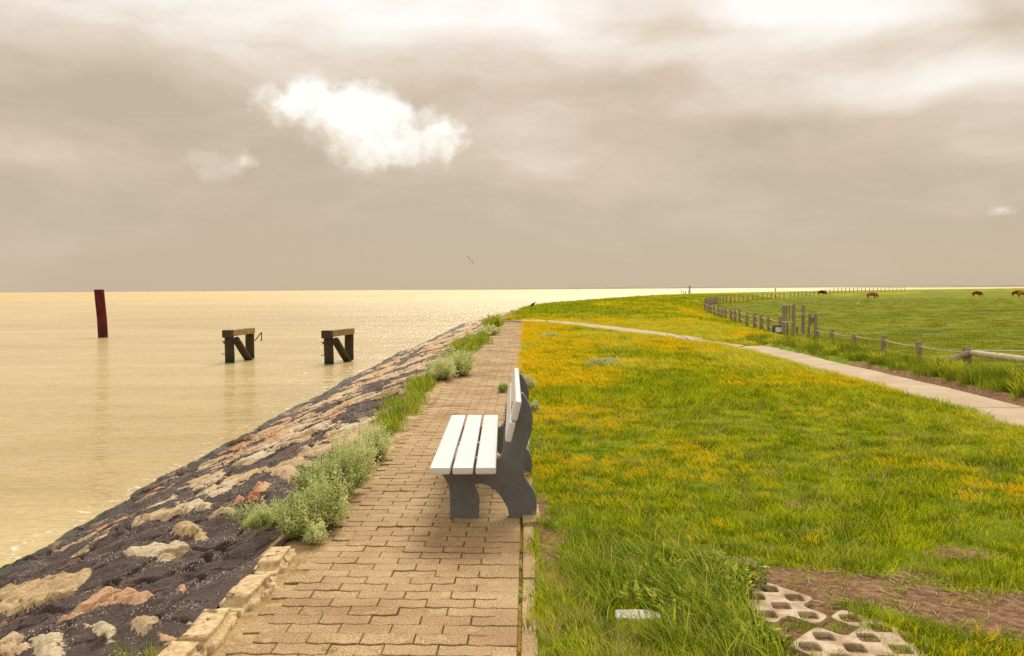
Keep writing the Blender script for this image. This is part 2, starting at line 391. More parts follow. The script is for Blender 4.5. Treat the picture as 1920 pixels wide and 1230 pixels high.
def m_conc(t):
    P = t.pos(); g = t.noise(P, 60, 6, .75); b = t.noise(P, 1.3, 5, .6)
    c = t.ramp(g, [(.3, (.38, .29, .19)), (.55, (.56, .45, .31)), (.75, (.68, .57, .42))])
    c = t.mix(t.ramp(b, [(.4, .5), (.62, 0)]), c, (.72, .62, .50), 'MULTIPLY')
    j = t.m('ABSOLUTE', t.m('SUBTRACT', t.m('FRACT', t.m('ADD', t.m('MULTIPLY', t.attr('v'), 1/3.5), .07)), .5))
    j = t.m('ADD', j, t.m('MULTIPLY', t.m('SUBTRACT', t.noise(P, 6, 4, .7), .5), .004))
    c = t.mix(t.ramp(j, [(0.0, 1), (.0055, .8), (.008, 0)]), c, (.07, .055, .025))
    return pbr(t, c, .9, .15, t.bump(g, .5, .006))
M_conc = mat('concrete_slabs', m_conc)
def m_lattice(t):
    P = t.pos(); g = t.noise(P, 120, 5, .75); b = t.noise(P, 9, 5, .6)
    c = t.ramp(g, [(.3, (.40, .30, .20)), (.55, (.62, .50, .36)), (.75, (.74, .63, .48))])
    c = t.mix(t.ramp(b, [(.42, .7), (.58, 0)]), c, (.55, .42, .30), 'MULTIPLY')
    return pbr(t, c, .9, .15, t.bump(g, .6, .003))
M_latt = mat('lattice_concrete', m_lattice)
def m_wall(t):
    P = t.pos(); ex = t.attr('expo'); r = t.attr('rnd'); tt = t.attr('wet')
    n = t.noise(P, 9, 7, .68); n2 = t.noise(P, 45, 5, .7); n3 = t.noise(P, 160, 3, .7)
    e = t.m('ADD', ex, t.m('MULTIPLY', t.m('SUBTRACT', n, .5), .10))
    e = t.m('ADD', e, t.m('MULTIPLY', t.m('SUBTRACT', n2, .5), .035))
    ms = t.ramp(e, [(.50, 0), (.508, 1)])
    stone = t.ramp(r, [(0, (.72, .53, .28)), (.25, (.80, .60, .36)), (.5, (.76, .60, .38)), (.62, (.82, .49, .28)), (.74, (.70, .53, .28)), (.90, (.76, .36, .19)), (.96, (.86, .72, .48))], 'CONSTANT')
    stone = t.mix(t.ramp(n2, [(.35, .75), (.6, 0)]), stone, (.52, .40, .30), 'MULTIPLY')
    stone = t.mix(t.ramp(n, [(.55, 0), (.7, .5)]), stone, (.78, .66, .44))
    stone = t.mix(t.ramp(n3, [(.33, .7), (.45, 0)]), stone, (.35, .26, .2), 'MULTIPLY')
    tar = t.ramp(n2, [(.3, (.036, .022, .018)), (.5, (.080, .051, .042)), (.72, (.15, .10, .08))])
    tar = t.mix(t.ramp(n3, [(.52, 0), (.70, .7)]), tar, (.24, .17, .13))
    # shell grit and barnacles stuck to the tar
    vd = t.vor(t.scale(P, 1, .6, 1), 78); cl = t.noise(P, 3.2, 4, .65)
    sh = t.m('MULTIPLY', t.ramp(vd, [(.24, 1), (.32, 0)]), t.ramp(cl, [(.45, 0), (.58, 1)]))
    sh = t.m('MULTIPLY', sh, t.ramp(t.noise(P, 30, 3, .6), [(.42, 0), (.50, 1)]))
    tar = t.mix(sh, tar, (.80, .68, .52))
    c = t.mix(ms, tar, stone)
    rust = t.m('MULTIPLY', t.ramp(t.noise(t.scale(P, .5, 1.2, 1), 2.3, 5, .7), [(.62, 0), (.70, .75)]), 1)
    c = t.mix(rust, c, (.40, .17, .04))
    lich = t.ramp(t.noise(P, 4.0, 6, .75), [(.68, 0), (.73, .8)]); c = t.mix(t.m('MULTIPLY', lich, ms), c, (.62, .38, .05))
    wet = t.ramp(t.m('ADD', tt, t.m('MULTIPLY', t.m('SUBTRACT', n, .5), .12)), [(.80, 0), (.93, 1)])
    c = t.mix(wet, c, (.30, .25, .20), 'MULTIPLY')
    alg = t.ramp(t.m('ADD', tt, t.m('MULTIPLY', t.m('SUBTRACT', t.noise(P, 3, 4, .7), .5), .25)), [(.95, 0), (.985, .9)])
    c = t.mix(alg, c, (.055, .075, .010))
    rough = t.ramp(wet, [(0, .85), (1, .45)])
    return pbr(t, c, rough, .3, t.bump(t.m('ADD', t.m('ADD', n2, n3), t.m('MULTIPLY', ms, .8)), .9, .012))
M_wall = mat('grouted_stone', m_wall)
def m_kerb(t):
    P = t.pos(); n = t.noise(P, 30, 6, .7); b = t.noise(P, 7, 5, .65)
    c = t.ramp(n, [(.3, (.38, .26, .12)), (.5, (.64, .47, .25)), (.7, (.82, .65, .40))])
    c = t.mix(t.ramp(b, [(.36, .9), (.44, 0)]), c, (.30, .23, .19), 'MULTIPLY')
    c = t.mix(t.ramp(t.noise(P, 11, 4, .6), [(.66, 0), (.69, .9)]), c, (.06, .045, .04))
    return pbr(t, c, .92, .15, t.bump(t.m('ADD', n, b), .9, .012))
M_kerb = mat('kerb_sandstone', m_kerb)
def m_white(t):
    P = t.obj(); n = t.noise(t.scale(P, 8, .8, 8), 6, 4, .5); r = t.noise(P, 9, 5, .7)
    c = t.mix(t.ramp(r, [(.58, 0), (.8, .25)]), (.67, .645, .625), (.52, .47, .41))
    return pbr(t, c, .38, .4, t.bump(n, .12, .002))
M_white = mat('white_plank', m_white)
def m_leg(t):
    P = t.obj(); v = t.noise(P, 260, 2, .9); b = t.noise(P, 7, 5, .6)
    c = t.ramp(v, [(.3, (.115, .116, .122)), (.5, (.17, .168, .172)), (.68, (.235, .23, .23)), (.8, (.38, .36, .34))])
    c = t.mix(t.ramp(b, [(.35, .6), (.65, 0)]), c, (.72, .72, .74), 'MULTIPLY')
    return pbr(t, c, .7, .3, t.bump(t.m('ADD', v, t.m('MULTIPLY', b, 2)), .35, .003))
M_leg = mat('anthracite_concrete', m_leg)
def wood(name, a, b, c_, bs=.6):
    def fn(t):
        P = t.obj(); n = t.noise(t.scale(P, 6, 6, .7), 8, 6, .7); b2 = t.noise(P, 4, 4, .6)
        c = t.ramp(n, [(.3, a), (.52, b), (.72, c_)])
        c = t.mix(t.ramp(b2, [(.4, .5), (.6, 0)]), c, (.6, .55, .5), 'MULTIPLY')
        return pbr(t, c, .9, .15, t.bump(n, bs, .01))
    return mat(name, fn)
M_post = wood('weathered_post', (.19, .14, .10), (.37, .28, .20), (.55, .44, .33))
M_log = wood('pale_log', (.42, .33, .20), (.66, .54, .36), (.82, .72, .52))
def m_pile(t):
    P = t.obj(); n = t.noise(t.scale(P, 6, 6, .7), 8, 6, .7); z = t.new('ShaderNodeSeparateXYZ'); t.put(z.inputs[0], t.pos()); b2 = t.noise(P, 5, 5, .7)
    c = t.ramp(n, [(.3, (.016, .011, .006)), (.52, (.050, .034, .015)), (.72, (.13, .085, .036))])
    wz = t.m('ADD', t.m('MULTIPLY', t.m('ADD', z.outputs[2], 1.4), 2.0), t.m('MULTIPLY', t.m('SUBTRACT', b2, .5), .9))
    c = t.mix(t.ramp(wz, [(.25, 1), (.6, 0)]), c, (.020, .028, .008))
    return pbr(t, c, .75, .3, t.bump(t.m('ADD', n, b2), .8, .02))
M_pile = mat('wet_pile', m_pile)
M_beam = wood('weathered_beam', (.16, .11, .04), (.36, .26, .10), (.55, .42, .19))
def solid(name, c, rough=.7, spec=.3, nz=.25, sc_=6):
    def fn(t):
        P = t.obj(); n = t.noise(P, sc_, 5, .65)
        cc = t.mix(t.ramp(n, [(.35, 1), (.65, 0)]), c, tuple(x*(1-nz) for x in c))
        return pbr(t, cc, rough, spec, t.bump(n, .3, .01))
    return mat(name, fn)
M_iron = solid('rusty_iron', (.05, .03, .02), .8)
M_red = mat('red_steel', lambda t: pbr(t, t.mix(t.ramp(t.noise(t.scale(t.obj(), 3, 3, .5), 2.5, 5, .7), [(.4, 0), (.62, 1)]),
             (.15, .003, .007), (.024, .002, .003)), .6, .3, t.bump(t.noise(t.obj(), 8, 4), .3, .03)))
M_brass = solid('brass_plaque', (.72, .42, .12), .35, .5)
M_rope = solid('pale_rope', (.55, .44, .24), .9, .1)
M_tape = solid('white_tape', (.82, .80, .72), .6)
M_board = solid('grey_board', (.14, .11, .085), .8)
M_paper = solid('white_sheet', (.75, .78, .76), .6, .2, .08)
M_cow_d = solid('dark_coat', (.13, .035, .012), .9, .1, .5, 2)
M_cow_r = solid('russet_coat', (.28, .085, .018), .9, .1, .5, 2)
M_cow_g = solid('ginger_coat', (.48, .20, .05), .9, .1, .4, 2)
M_horn = solid('horn', (.6, .5, .35), .5)
M_black = solid('black_feather', (.015, .014, .014), .6)
M_gull = solid('white_feather', (.75, .73, .68), .7)
M_grey = solid('grey_feather', (.20, .19, .18), .7)
M_dark = solid('tarred_wood', (.022, .018, .014), .8)
M_yelp = solid('yellow_paint', (.42, .34, .06), .6)
M_green = solid('green_paint', (.02, .10, .05), .6)
M_redp = solid('faded_red_paint', (.28, .035, .02), .7)
M_block = solid('pale_stone_block', (.56, .54, .49), .8, .2, .3, 22)
M_stem = solid('plant_stem', (.22, .16, .07), .9)
M_far = mat('hazy_far_coast', lambda t: pbr(t, t.ramp(t.noise(t.scale(t.pos(), 1, 1, 6), .004, 6, .6), [(.4, (.30, .255, .185)), (.6, (.37, .32, .235))]), 1, 0))  # low coast, distance haze put into its pale colour

def m_water(t):
    P = t.pos(); sh = t.attr('shore'); ds = t.attr('dist')
    q = t.scale(P, .55, 1.0, 1)
    n1 = t.noise(q, 1.1, 5, .6, .4); n2 = t.noise(q, 4.5, 4, .6, .3); n3 = t.noise(t.scale(P, .12, .35, 1), 1.0, 5, .6); n4 = t.noise(t.scale(P, .03, .12, 1), .5, 4, .55)
    n5 = t.noise(q, 14, 3, .6, .2); n6 = t.noise(t.scale(P, .22, .8, 1), 1.0, 5, .62, .5)
    h = t.m('ADD', t.m('ADD', t.m('MULTIPLY', n1, .13), t.m('ADD', t.m('MULTIPLY', n6, .34), t.m('MULTIPLY', n2, .045))), t.m('ADD', t.m('MULTIPLY', n3, .4), t.m('MULTIPLY', n5, .006)))
    nm = t.bump(h, 1.0, 1.0)
    c = t.ramp(t.m('ADD', t.m('MULTIPLY', n3, .5), t.m('MULTIPLY', n4, .5)), [(.32, (.46, .33, .125)), (.5, (.58, .432, .182)), (.68, (.70, .55, .262))])
    # ragged strips of foam washed along the stones
    fl = t.m('ADD', sh, t.m('MULTIPLY', t.m('SUBTRACT', t.noise(P, .9, 4, .6), .5), .9))
    band = t.m('MULTIPLY', t.ramp(fl, [(.10, 0), (.22, 1), (.40, .5), (.55, 0)]), t.ramp(t.noise(t.scale(P, .8, 1, 1), 7, 6, .72), [(.57, 0), (.64, 1)]))
    c = t.mix(band, c, (.92, .90, .84))
    return pbr(t, c, t.m('ADD', t.m('ADD', .13, t.m('MULTIPLY', ds, .38)), t.m('MULTIPLY', band, .5)), .5, nm, IOR=1.33, **{'Specular Tint': (1, .93, .78, 1)})
M_water = mat('muddy_sea', m_water)

# ------------------------------------------------------------------ ground and sea sheets
def polar(nr, na, r0_, r1, a0, a1):
    rr = r0_*np.exp(np.linspace(0, 1, nr)*math.log(r1/r0_)); aa = np.linspace(R(a0), R(a1), na)
    A, RR = np.meshgrid(aa, rr); return RR*np.sin(A), RR*np.cos(A)-2.5
Xg, Yg = polar(660, 520, 1.0, 1400, -100, 100)
Yg = Yg
Zg = H(Xg, Yg)
s_g = sdist(Xg, Yg, CREST); f_g = sdist(Xg, Yg, FL)
me = mesh_np('ground', np.stack([Xg.ravel(), Yg.ravel(), Zg.ravel()], 1), grid_faces(660, 520)[:, ::-1],
             {'fd': f_g, 'dirt': dirt_mask(Xg, Yg).astype(float), 'past': sstep(-1.5, .5, f_g), 'ditch': ditch(Xg, Yg)*(f_g > 0), 'farl': sstep(36, 52, Yg)})
tag(link('ground', me, M_ground, smooth=True), kind='structure')
Xw, Yw = polar(260, 300, 2.5, 14000, -100, 100)
dsh = -sdist(Xw, Yw, WL)
me = mesh_np('water', np.stack([Xw.ravel(), Yw.ravel(), np.full(Xw.size, WZ)], 1), grid_faces(260, 300)[:, ::-1],
             {'shore': np.clip(dsh, -5, 5), 'dist': np.clip(np.hypot(Xw, Yw)/400, 0, 1)})
tag(link('sea_water', me, M_water), kind='structure')

# far low coast
def coast(name, x0, x1, y, h, seed):
    n = 260; V = []; Fc = []
    for i in range(n):
        k = i/(n-1); X_ = x0+(x1-x0)*k; e = min(1, k*5, (1-k)*8)
        hh = h*e*(.35+.9*max(0, mnoise.fractal(Vector((X_*.0016+seed, seed, 0)), 1.0, 2.0, 5))+.25*mnoise.noise(Vector((X_*.008, seed, 0))))
        hh = max(hh, .3)
        for dy, zz in ((-150, WZ-.5), (0, WZ+hh*.75), (150, WZ+hh), (500, WZ-.5)): V.append((X_, y+dy, zz))
    for i in range(n-1):
        for j in range(3): a = i*4+j; Fc.append((a, a+4, a+5, a+1))
    tag(link(name, mesh_np(name, np.array(V), np.array(Fc)), M_far, smooth=True), kind='structure')
coast('hills', -600, 5200, 5200, 17, 3.3)
coast('terrain', 900, 3400, 2300, 7, 8.1)

# ------------------------------------------------------------------ brick path
Lb, Pb, WD = .2275, .1105, 1.135
def pmap(u, v): return (xr(v)+u, v-.05*(u), 0)
V = []; Fc = []; A_r = []; A_e = []
def brick(poly, hz, r):
    """poly: outline in path coordinates, a rounded arris ring then a flat face"""
    n = len(poly); cx = sum(p[0] for p in poly)/n; cy = sum(p[1] for p in poly)/n; b0 = len(V)
    tx, ty = rnd.uniform(-.02, .02), rnd.uniform(-.02, .02)
    def inset(p, d):
        dx, dy = p[0]-cx, p[1]-cy
        return (p[0]-math.copysign(min(d, abs(dx)), dx), p[1]-math.copysign(min(d, abs(dy)), dy))
    for lev, (ins, z, e) in enumerate([(.0008, -.04, 1), (.0012, -.008, 1), (.003, -.0015, .45), (.009, .0, 0)]):
        for p in poly:
            q = inset(p, ins); X_, Y_, _ = pmap(*q)
            V.append((X_, Y_, hz+z+(q[0]-cx)*tx+(q[1]-cy)*ty)); A_r.append(r); A_e.append(e)
    for l in range(3):
        for i in range(n):
            a = b0+l*n+i; b = b0+l*n+(i+1) % n; Fc.append((a, b, b+n, a+n))
    Fc.append(tuple(b0+3*n+i for i in range(n)))
def wav(u, k): return .0055*math.sin(2*math.pi*(u/(Lb/2))+ (k % 2)*0.0 + 1.0)
V_START = 2.6-14*Pb; nrow = int((42-V_START)/Pb)
EC = .10
for k in range(nrow):
    v0 = V_START+k*Pb; v1 = v0+Pb
    near = v0 < 14; ns = 8 if near else 2
    u_end = -EC; u = u_end - (Lb/2 if k % 2 else Lb)
    first = True; left = -WD + rnd.uniform(-.03, .03)
    right = u_end
    while right > left+.05:
        l = max(right-Lb if not (first and k % 2 == 0) else right-Lb/2-.0, -WD-.06)
        if first and k % 2 == 0:       # this row's last stone reaches out to the edge over two courses
            l = right-.11
            us = [l+(right-l)*i/ns for i in range(ns+1)]
            poly = [(x, v0+wav(x, k)) for x in us] + [(right, v0), (0.0, v0), (0.0, v0+2*Pb-.0), (right+.004, v0+2*Pb)] + \
                   [(right+.004, v1)] + [(x, v1+wav(x, k+1)) for x in us[::-1]]
            # clean: drop duplicate corner points
            q = [poly[0]]
            for p in poly[1:]:
                if abs(p[0]-q[-1][0])+abs(p[1]-q[-1][1]) > 1e-4: q.append(p)
            cx_save = q
            brick(q, rnd.gauss(0, .0015), rnd.random())
        else:
            us = [l+(right-l)*i/ns for i in range(ns+1)]
            poly = [(x, v0+wav(x, k)) for x in us]+[(x, v1+wav(x, k+1)) for x in us[::-1]]
            sink = -.006*max(0, mnoise.noise(Vector((l*1.3, v0*.5, 4))))
            brick(poly, rnd.gauss(0, .0018)+sink, rnd.random())
        right = l; first = False
me = bpy.data.meshes.new('path'); me.from_pydata(V, [], Fc)
for nme, a in (('rnd', A_r), ('edge', A_e)):
    q = me.attributes.new(nme, 'FLOAT', 'POINT'); q.data.foreach_set('value', a)
tag(link('path', me, M_paver), kind='structure')
# bedding sand under and beside the bricks, up to the stone slope
ys = np.concatenate([np.arange(.9, 10, .06), np.arange(10, 42.4, .3)]); us = np.linspace(0, 1, 26)
YY, UU = np.meshgrid(ys, us, indexing='ij'); xl = np.interp(YY, CREST[:, 1], CREST[:, 0])-.08
XX = xl+(xr(YY)+.012-xl)*UU; off = XX-xr(YY)
ZZ = np.where(off < -WD+.10, -.007, -.022)+(fbm(XX, YY, 9, 3)-.5)*.022
me = mesh_np('path', np.stack([XX.ravel(), YY.ravel(), ZZ.ravel()], 1), grid_faces(len(ys), 26)[:, ::-1])
tag(link('sand', me, M_sand, smooth=True), kind='structure')
# edging kerb on the lawn side: long low concrete strips
bm = bmesh.new(); y = 2.6; i = 0
while y < 30:
    ln = 1.0; off = 0 if y < 5.5 else .0
    if abs(y-5.6) < .0: pass
    a = (float(xr(y))+.052, y); b = (float(xr(y+ln))+.052, y+ln)
    top = -.004+rnd.uniform(-.006, .004)
    ang = math.atan2(b[1]-a[1], b[0]-a[0])
    add_box(bm, Vector(((a[0]+b[0])/2, (a[1]+b[1])/2, top-.06)), (ln-.008, .072, .12), Matrix.Rotation(ang, 3, 'Z'), .006)
    y += ln
tag(link('edging_kerb', bm_mesh('edging_kerb', bm), M_paver), 'long narrow concrete edging between the brick path and the lawn', 'kerb')
me = None
# flat loose slab under the bench's rear foot
bm = bmesh.new(); add_box(bm, Vector((.115, 5.86, .008)), (.115, .46, .03), Matrix.Rotation(.01, 3, 'Z'), .006); roughen(bm, .002, 9)
tag(link('paving_slab', bm_mesh('paving_slab', bm), M_paver), 'small flat slab lying under the rear foot of the white bench', 'slab')

# ------------------------------------------------------------------ concrete road behind the lawn
def ribbon(name, pts, zs, nsub=14):
    """pts: list of (left xy, right xy)"""
    V = []; vv = []; Fc = []; acc = 0; prev = None
    P = catmull([(*a, *b, z) for (a, b), z in zip(pts, zs)], nsub, closed=False); P.append((*pts[-1][0], *pts[-1][1], zs[-1]))
    n = 7
    for q in P:
        c = Vector(((q[0]+q[2])/2, (q[1]+q[3])/2));
        if prev is not None: acc += (c-prev).length
        prev = c
        for j in range(n):
            k = j/(n-1); e = .0
            if j in (0, n-1): e = mnoise.noise(Vector((q[0], q[1], j)))*.05
            V.append((q[0]+(q[2]-q[0])*k+e, q[1]+(q[3]-q[1])*k, q[4])); vv.append(q[1])
    for i in range(len(P)-1):
        for j in range(n-1): a = i*n+j; Fc.append((a, a+1, a+n+1, a+n))
    b0 = len(V)
    for i in range(len(P)):
        for j in (0, n-1): x, y_, z = V[i*n+j]; V.append((x, y_, z-.15)); vv.append(y_)
    for i in range(len(P)-1):
        Fc.append((i*n, (i+1)*n, b0+(i+1)*2, b0+i*2)); Fc.append((i*n+n-1, b0+i*2+1, b0+(i+1)*2+1, (i+1)*n+n-1))
    return mesh_np(name, np.array(V), Fc, {'v': vv})
rd = ribbon('road', [((5.5, 2), (6.55, 2)), ((5.5, 10), (6.62, 10)), ((5.62, 12.5), (6.85, 12.5)), ((5.75, 16), (6.98, 16)), ((5.8, 20), (6.98, 20)), ((5.75, 23), (7.2, 22.6)), ((5.3, 25.6), (7.4, 25.2))], [-.14]*7)
tag(link('road', rd, M_conc, smooth=False), kind='structure')
cp = [(1385, 648), (1300, 640), (1200, 627), (1100, 614), (1040, 607.5), (985, 604), (950, 602.5)]
cw = [at(x, y, -.01) for x, y in cp]; cw = [Vector((6.2, 24.6, 0))]+cw[1:]
pr = []
for i, p in enumerate(cw):
    a = cw[max(i-1, 0)]; b = cw[min(i+1, len(cw)-1)]; d_ = (b-a).normalized(); n_ = Vector((-d_.y, d_.x, 0))*.55
    pr.append(((p.x+n_.x, p.y+n_.y), (p.x-n_.x, p.y-n_.y)))
cross = ribbon('road', [(b, a) for a, b in pr], [-.12, -.01, .03, .045, .05, .04, .0])
for v in cross.vertices: v.co.z += .045 if v.co.y > 25.8 else 0
me = cross; me.attributes['v'].data.foreach_set('value', [v.co.x*1.0 for v in me.vertices])
tag(link('crossing_path', me, M_conc), kind='structure')

# ------------------------------------------------------------------ stone slope down to the sea
def xcrest(y): return np.interp(y, CREST[:, 1], CREST[:, 0])
def xwater(y): return np.interp(y, WL[:, 1], WL[:, 0])
def prof_z(x, y):
    tt_ = (x-xcrest(y))/(xwater(y)-xcrest(y)); return -1.42*max(tt_, 0)**1.06
def on_slope(px, py):
    d = ray(px, py); lo, hi = .5, 60.
    for _ in range(40):
        m_ = (lo+hi)/2; x, y, z = d.x*m_, d.y*m_, CH+d.z*m_
        if z > prof_z(x, y): lo = m_
        else: hi = m_
    return (d.x*lo, d.y*lo)
ZA = lambda l: [on_slope(x/3.43, 900+y/3.43) for x, y in l]
ZB = lambda l: [on_slope(260+x/4.364, 700+y/4.364) for x, y in l]
# the flat stones one sees near the camera: outline on the slope, tone
STONES = [(ZA([(-120, 900), (0, 830), (250, 700), (560, 620), (600, 660), (480, 770), (330, 830), (120, 870), (0, 900), (-100, 960)]), .1),
 (ZA([(-60, 780), (0, 720), (270, 640), (250, 690), (40, 800), (-60, 830)]), .78), (ZA([(470, 890), (700, 750), (830, 760), (1000, 765), (900, 820), (700, 850)]), .65),
 (ZA([(840, 330), (890, 260), (1100, 220), (1190, 240), (1080, 280), (960, 310)]), .3), (ZA([(1000, 200), (1090, 180), (1380, 180), (1340, 225), (1180, 235)]), .97),
 (ZA([(1110, 130), (1200, 75), (1330, 45), (1290, 90), (1140, 150)]), .55), (ZA([(1300, 170), (1360, 105), (1490, 90), (1440, 130), (1370, 150)]), .97),
 (ZA([(1620, 130), (1650, 65), (1740, 60), (1700, 140)]), .65), (ZA([(1505, 200), (1520, 165), (1680, 170), (1660, 210)]), .92),
 (ZA([(790, 540), (1030, 450), (1210, 465), (1040, 550)]), .97), (ZA([(350, 950), (420, 915), (540, 912), (400, 965)]), .65),
 (ZA([(530, 985), (730, 950), (710, 1040), (640, 1010)]), .97), (ZA([(820, 930), (860, 920), (1040, 915), (1000, 990), (930, 1050), (860, 1010)]), .3),
 (ZA([(210, 1080), (300, 1040), (390, 1035), (410, 1131), (400, 1200), (220, 1200)]), .97), (ZA([(-20, 1100), (90, 1085), (190, 1120), (60, 1200), (-60, 1200)]), .3),
 (ZA([(1310, 300), (1440, 260), (1540, 280), (1400, 300)]), .3), (ZA([(1090, 400), (1250, 340), (1340, 410)]), .78), (ZA([(560, 470), (700, 365), (680, 410), (460, 500)]), .78),
 (ZA([(1140, 700), (1190, 685), (1225, 705), (1190, 735)]), .65), (ZA([(0, 950), (60, 930), (90, 965), (0, 985)]), .65), (ZA([(1000, 1060), (1100, 1035), (1090, 1070)]), .65),
 (ZB([(800, 620), (900, 570), (1050, 555), (1050, 600), (930, 650), (740, 680)]), .65), (ZB([(950, 650), (1170, 610), (1180, 660), (1000, 690)]), .97),
 (ZB([(1230, 500), (1450, 450), (1750, 440), (1700, 480), (1400, 500)]), .97), (ZB([(1200, 550), (1580, 510), (1600, 580), (1300, 580)]), .3),
 (ZB([(1170, 640), (1330, 600), (1560, 600), (1540, 650), (1300, 690)]), .3), (ZB([(1030, 760), (1200, 720), (1400, 740), (1420, 800), (1200, 810)]), .1),
 (ZB([(970, 870), (1250, 820), (1330, 860), (1280, 920), (1150, 890)]), .3), (ZB([(1500, 390), (1800, 340), (1870, 360), (1700, 420)]), .65),
 (ZB([(650, 745), (850, 690), (890, 700), (700, 750)]), .78), (ZB([(460, 850), (520, 810), (640, 810), (560, 845)]), .3), (ZB([(1100, 420), (1300, 380), (1280, 400), (1120, 440)]), .65),
 (ZB([(380, 790), (560, 725), (600, 720), (470, 800)]), .78), (ZB([(1260, 400), (1380, 370), (1400, 400), (1270, 420)]), .3)]
def seawall():
    parts = [(1.0, 8.2, .013, .013), (8.2, 18, .022, .03), (18, 45, .05, .09), (45, 118, .12, .4)]
    g = np.random.default_rng(5)
    seeds = []
    y = .3
    while y < 122:
        cw_ = .45
        x = -9.5
        while x < 9:
            seeds.append((x+g.uniform(-.17, .17), y+g.uniform(-.2, .2))); x += g.uniform(.28, .62)
        y += cw_ if y < 45 else .6
    S = np.array(seeds); srnd = g.random(len(S)); slift = g.normal(0, .034, len(S)); stx = g.normal(0, .06, len(S)); sty = g.normal(0, .06, len(S))
    V = []; Fc = []; AT = {'expo': [], 'rnd': [], 'wet': []}; base = 0
    for (ya, yb, dx, dy) in parts:
        ys_ = np.arange(ya, yb+dy*.5, dy); wmax = 4.9; n = int(wmax/dx); ts = np.linspace(0, 1.22, n)
        YY, TT = np.meshgrid(ys_, ts, indexing='ij')
        xc = xcrest(YY); xw = xwater(YY); XX = xc+(xw-xc)*TT
        wx = XX+(fbm(XX, YY, 2.6, 4)-.5)*.42; wy = YY+(fbm(XX, YY, 2.6, 9)-.5)*.34
        fx, fy = wx.ravel(), wy.ravel(); d1 = np.full(fx.size, 9.); d2 = np.full(fx.size, 9.); i1 = np.zeros(fx.size, int)
        order = np.argsort(fy); cell = .8
        yb_ = S[:, 1]
        for c0 in np.arange(fy.min(), fy.max()+.4, .4):
            sel = np.where((fy >= c0) & (fy < c0+.4))[0]
            if not len(sel): continue
            cand = np.where((yb_ > c0-1.1) & (yb_ < c0+1.5))[0]
            xlo, xhi = fx[sel].min()-1, fx[sel].max()+1; cand = cand[(S[cand, 0] > xlo) & (S[cand, 0] < xhi)]
            for j in cand:
                D = np.sqrt(((fx[sel]-S[j, 0])*1.1)**2+((fy[sel]-S[j, 1])*.9)**2)
                c1 = D < d1[sel]; o = d1[sel]
                d2[sel] = np.where(c1, o, np.minimum(d2[sel], D)); i1[sel] = np.where(c1, j, i1[sel]); d1[sel] = np.where(c1, D, o)
        gap = (d2-d1).reshape(XX.shape); I = i1.reshape(XX.shape)
        st = slift[I]+stx[I]*(XX-S[I, 0])+sty[I]*(YY-S[I, 1])+sstep(0, .06, gap)*.052-.035+(fbm(XX, YY, 6, 3)-.5)*.045
        far = sstep(6, 22, YY)
        mast = (fbm(XX, YY, 1.1, 7)-.5)*.17+(fbm(XX, YY, 5.5, 2)-.5)*.10+.020-.006*far+.03*sstep(.75, 1.0, TT)
        st = st+sstep(.3, .0, np.abs(fbm(XX, YY, 2.2, 17)-.5)*10)*(-.05)
        RN = srnd[I].copy(); nearw = sstep(9.6, 8.2, YY)
        if ya < 12:
            sd_ = np.full(XX.shape, -.30); ux = XX+(fbm(XX, YY, 8, 71)-.5)*.05; uy = YY+(fbm(XX, YY, 8, 72)-.5)*.06
            for poly, tone in STONES:
                pa = np.array(poly); bb = (XX > pa[:, 0].min()-.3) & (XX < pa[:, 0].max()+.3) & (YY > pa[:, 1].min()-.3) & (YY < pa[:, 1].max()+.3)
                if not bb.any(): continue
                qx, qy = ux[bb], uy[bb]; dd = np.full(qx.shape, 9.)
                for (x1, y1), (x2, y2) in zip(poly, poly[1:]+poly[:1]):
                    ex_, ey_ = x2-x1, y2-y1; qq = np.clip(((qx-x1)*ex_+(qy-y1)*ey_)/(ex_*ex_+ey_*ey_+1e-9), 0, 1); dd = np.minimum(dd, np.hypot(qx-x1-qq*ex_, qy-y1-qq*ey_))
                dd = np.where(inpoly(qx, qy, poly), dd, -dd); cur = sd_[bb]; rn_ = RN[bb]
                better = dd > cur; rn_[better] = tone; RN[bb] = rn_; sd_[bb] = np.maximum(cur, dd)
            nst = mast+np.clip(sd_*.85, -.085, .030)+.006+(fbm(XX, YY, 7, 5)-.5)*.028
            st = st*(1-nearw)+nst*nearw
        zz = .005*np.logaddexp(st/.005, mast/.005)+(fbm(XX, YY, 14, 1)-.5)*.008
        cr = np.abs(fbm(XX, YY, 1.3, 19)-.5); cr2 = np.abs(fbm(XX*.7, YY*1.4, 2.1, 37)-.5)
        zz = zz-.075*sstep(.022, .0, cr)-.05*sstep(.016, .0, cr2)
        prof = .0-1.42*TT**1.06 - .35*sstep(.97, 1.22, TT)
        amp_ = sstep(0, .06, TT)
        Z_ = prof+zz*amp_+.012
        V.append(np.stack([XX.ravel(), YY.ravel(), Z_.ravel()], 1))
        Fc.append(grid_faces(*XX.shape)+base); base += XX.size
        AT['expo'].append((.5+(st-mast)*1.0).ravel()); AT['rnd'].append(RN.ravel()); AT['wet'].append(TT.ravel())
    V = np.vstack(V); Fc = np.vstack(Fc)
    return mesh_np('seawall', V, Fc, {k: np.concatenate(v) for k, v in AT.items()})
wl = link('seawall', seawall(), M_wall, smooth=True)
tag(wl, 'sloping sea wall of pale and orange stones set in dark tar beside the water', 'seawall')

